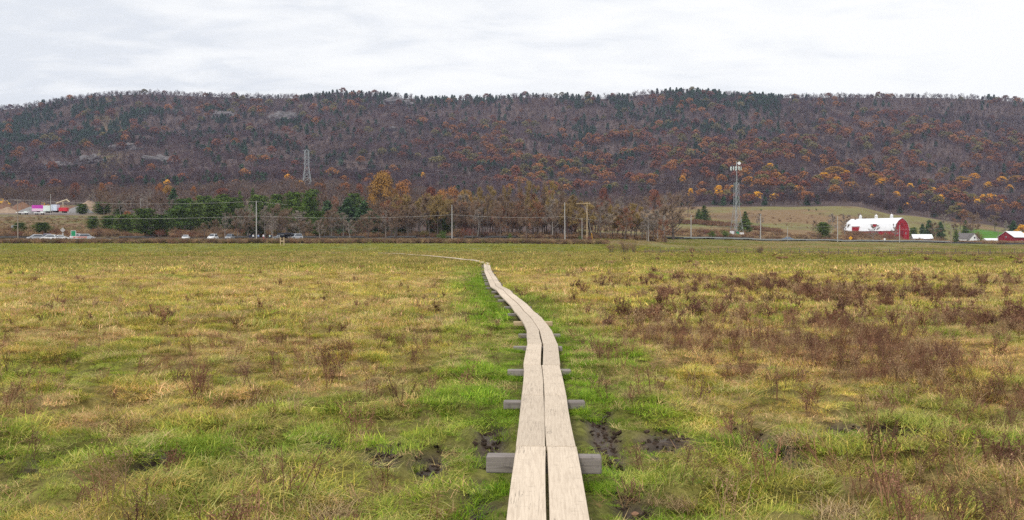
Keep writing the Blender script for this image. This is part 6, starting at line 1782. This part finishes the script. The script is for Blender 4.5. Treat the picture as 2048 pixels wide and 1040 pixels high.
# ================================================================== people
def person(px, d, shirt, trousers, label, rz=0, hat=None, pack=None, lean=0.0):
    x_ = X(px, d); z_ = hz(x_, d)
    o = empty('person', (x_, d, z_), rz, label, 'person', 'hikers gathered by the road')
    V = [((0, 0, .95), .13), ((0, 0, 1.15), .125), ((lean * .5, 0, 1.38), .15), ((lean * .7, 0, 1.50), .06), ((lean, .01, 1.63), .095), ((lean, .01, 1.72), .08),
         ((.17 + lean * .5, 0, 1.40), .065), ((.25 + lean * .4, -.02, 1.12), .045), ((.24, -.10, .88), .035), ((-.17 + lean * .5, 0, 1.40), .065), ((-.25 + lean * .4, -.02, 1.12), .045), ((-.24, -.10, .88), .035),
         ((.09, 0, .86), .095), ((.11, -.02, .48), .065), ((.11, .02, .08), .045), ((.11, -.12, .05), .04), ((-.09, 0, .86), .095), ((-.11, .02, .48), .065), ((-.11, .06, .08), .045), ((-.11, -.08, .05), .04)]
    E = [(0, 1), (1, 2), (2, 3), (3, 4), (4, 5), (2, 6), (6, 7), (7, 8), (2, 9), (9, 10), (10, 11), (0, 12), (12, 13), (13, 14), (14, 15), (0, 16), (16, 17), (17, 18), (18, 19)]
    me = bpy.data.meshes.new('body'); me.from_pydata([v for v, _ in V], E, [])
    tmp = bpy.data.objects.new('tmp', me); C.objects.link(tmp)
    tmp.modifiers.new('skin', 'SKIN'); tmp.modifiers.new('sub', 'SUBSURF').levels = 1
    for i_, (v, r_) in enumerate(V): me.skin_vertices[0].data[i_].radius = (r_, r_ * .85)
    me.skin_vertices[0].data[0].use_root = True
    dg = bpy.context.evaluated_depsgraph_get(); bm_ = bpy.data.meshes.new_from_object(tmp.evaluated_get(dg)); bpy.data.objects.remove(tmp)
    for m_ in (M['skin'], shirt, trousers, M['tyre']): bm_.materials.append(m_)
    for p in bm_.polygons:
        c_ = p.center; p.use_smooth = True
        p.material_index = 3 if c_.z < .12 else 2 if c_.z < .98 and abs(c_.x) < .215 else (1 if .98 <= c_.z < 1.49 or (abs(c_.x) > .19 and c_.z > .95) else 0)
    link('body', bm_, o)
    me = rock_mesh(2, .105, 1, 1, .8, 2, .05); me.materials.append(hat or M['hair']); link('hair', me, o, (lean, .03, 1.735))
    if pack:
        mb = MB(); mb.box((0, 0, 0), (.32, .2, .5)); q = mb.build('backpack', pack, o, (lean * .4, .22, 1.25)); bevel(q, .05, 3)
tw = plain('white_shirt', (.75, .77, .8), .8, .2); tb = plain('blue_jacket', (.30, .42, .65), .8, .2); tg = plain('green_white_jacket', (.62, .78, .70), .8, .2)
tr_ = plain('red_trousers', (.45, .06, .07), .9, .1); tt = plain('tan_hat', (.55, .48, .35), .9, .1)
person(500, 291, M['jeans'], M['jeans'], 'leftmost hiker in dark clothes with tan hat under the cedar', .2, tt)
person(506.5, 290, tw, M['jeans'], 'hiker in white top left of the pole by the parked cars', 0, None, None)
person(517, 290, tb, M['jeans'], 'hiker in pale blue jacket right of the pole', .6)
person(527, 290, tw, tr_, 'hiker in white top and red trousers', -.3)
person(539.5, 289, tg, M['jeans'], 'hiker in pale green top bending by a dark pack', .9, None, M['trim_dark'], .12)
person(543, 290, M['jeans'], M['jeans'], 'bare armed hiker in dark clothes right of the pale green one', .1)

# ================================================================== haze
mb = MB(); mb.box((0, 1080, 145), (3700, 2300, 330))
hz_m = bpy.data.materials.new('haze_air'); hz_m.use_nodes = True; tt_ = hz_m.node_tree; tt_.nodes.clear()
ov = tt_.nodes.new('ShaderNodeOutputMaterial'); pv = tt_.nodes.new('ShaderNodeVolumePrincipled')
pv.inputs['Color'].default_value = (.66, .74, 1.0, 1); pv.inputs['Density'].default_value = .000088; pv.inputs['Anisotropy'].default_value = 0.0
tt_.links.new(pv.outputs[0], ov.inputs['Volume'])
import os
if os.environ.get('NOHAZE') is None:
    ho = mb.build('haze', hz_m); ho['kind'] = 'stuff'; ho['label'] = 'thin bluish autumn haze over the valley'

# ================================================================== look-alikes: counted from the left where they stand
ORD = ['first', 'second', 'third', 'fourth', 'fifth', 'sixth', 'seventh', 'eighth', 'ninth', 'tenth', 'eleventh', 'twelfth', 'thirteenth', 'fourteenth', 'fifteenth', 'sixteenth', 'seventeenth', 'eighteenth', 'nineteenth', 'twentieth',
       'twenty-first', 'twenty-second', 'twenty-third', 'twenty-fourth', 'twenty-fifth', 'twenty-sixth', 'twenty-seventh', 'twenty-eighth', 'twenty-ninth', 'thirtieth', 'thirty-first', 'thirty-second', 'thirty-third', 'thirty-fourth', 'thirty-fifth',
       'thirty-sixth', 'thirty-seventh', 'thirty-eighth', 'thirty-ninth', 'fortieth', 'forty-first', 'forty-second', 'forty-third', 'forty-fourth', 'forty-fifth', 'forty-sixth', 'forty-seventh', 'forty-eighth', 'forty-ninth', 'fiftieth']
UN = ORD[:9]
for tn in ('fifty', 'sixty', 'seventy', 'eighty', 'ninety'):
    if tn != 'fifty': ORD.append(tn[:-1] + 'ieth')
    ORD += [f'{tn}-{u}' for u in UN]
by = {}
for o in sc.objects:
    if '@' in o.get('label', ''): by.setdefault(o['label'], []).append(o)
for lab, os_ in by.items():
    a_, b_ = lab.split('@')
    if len(os_) == 1: os_[0]['label'] = a_ + b_
    else:
        for k_, o in enumerate(sorted(os_, key=lambda q: q.location.x / q.location.y)):
            o['label'] = f'{ORD[min(k_, len(ORD) - 1)]} {a_} from left{b_}'
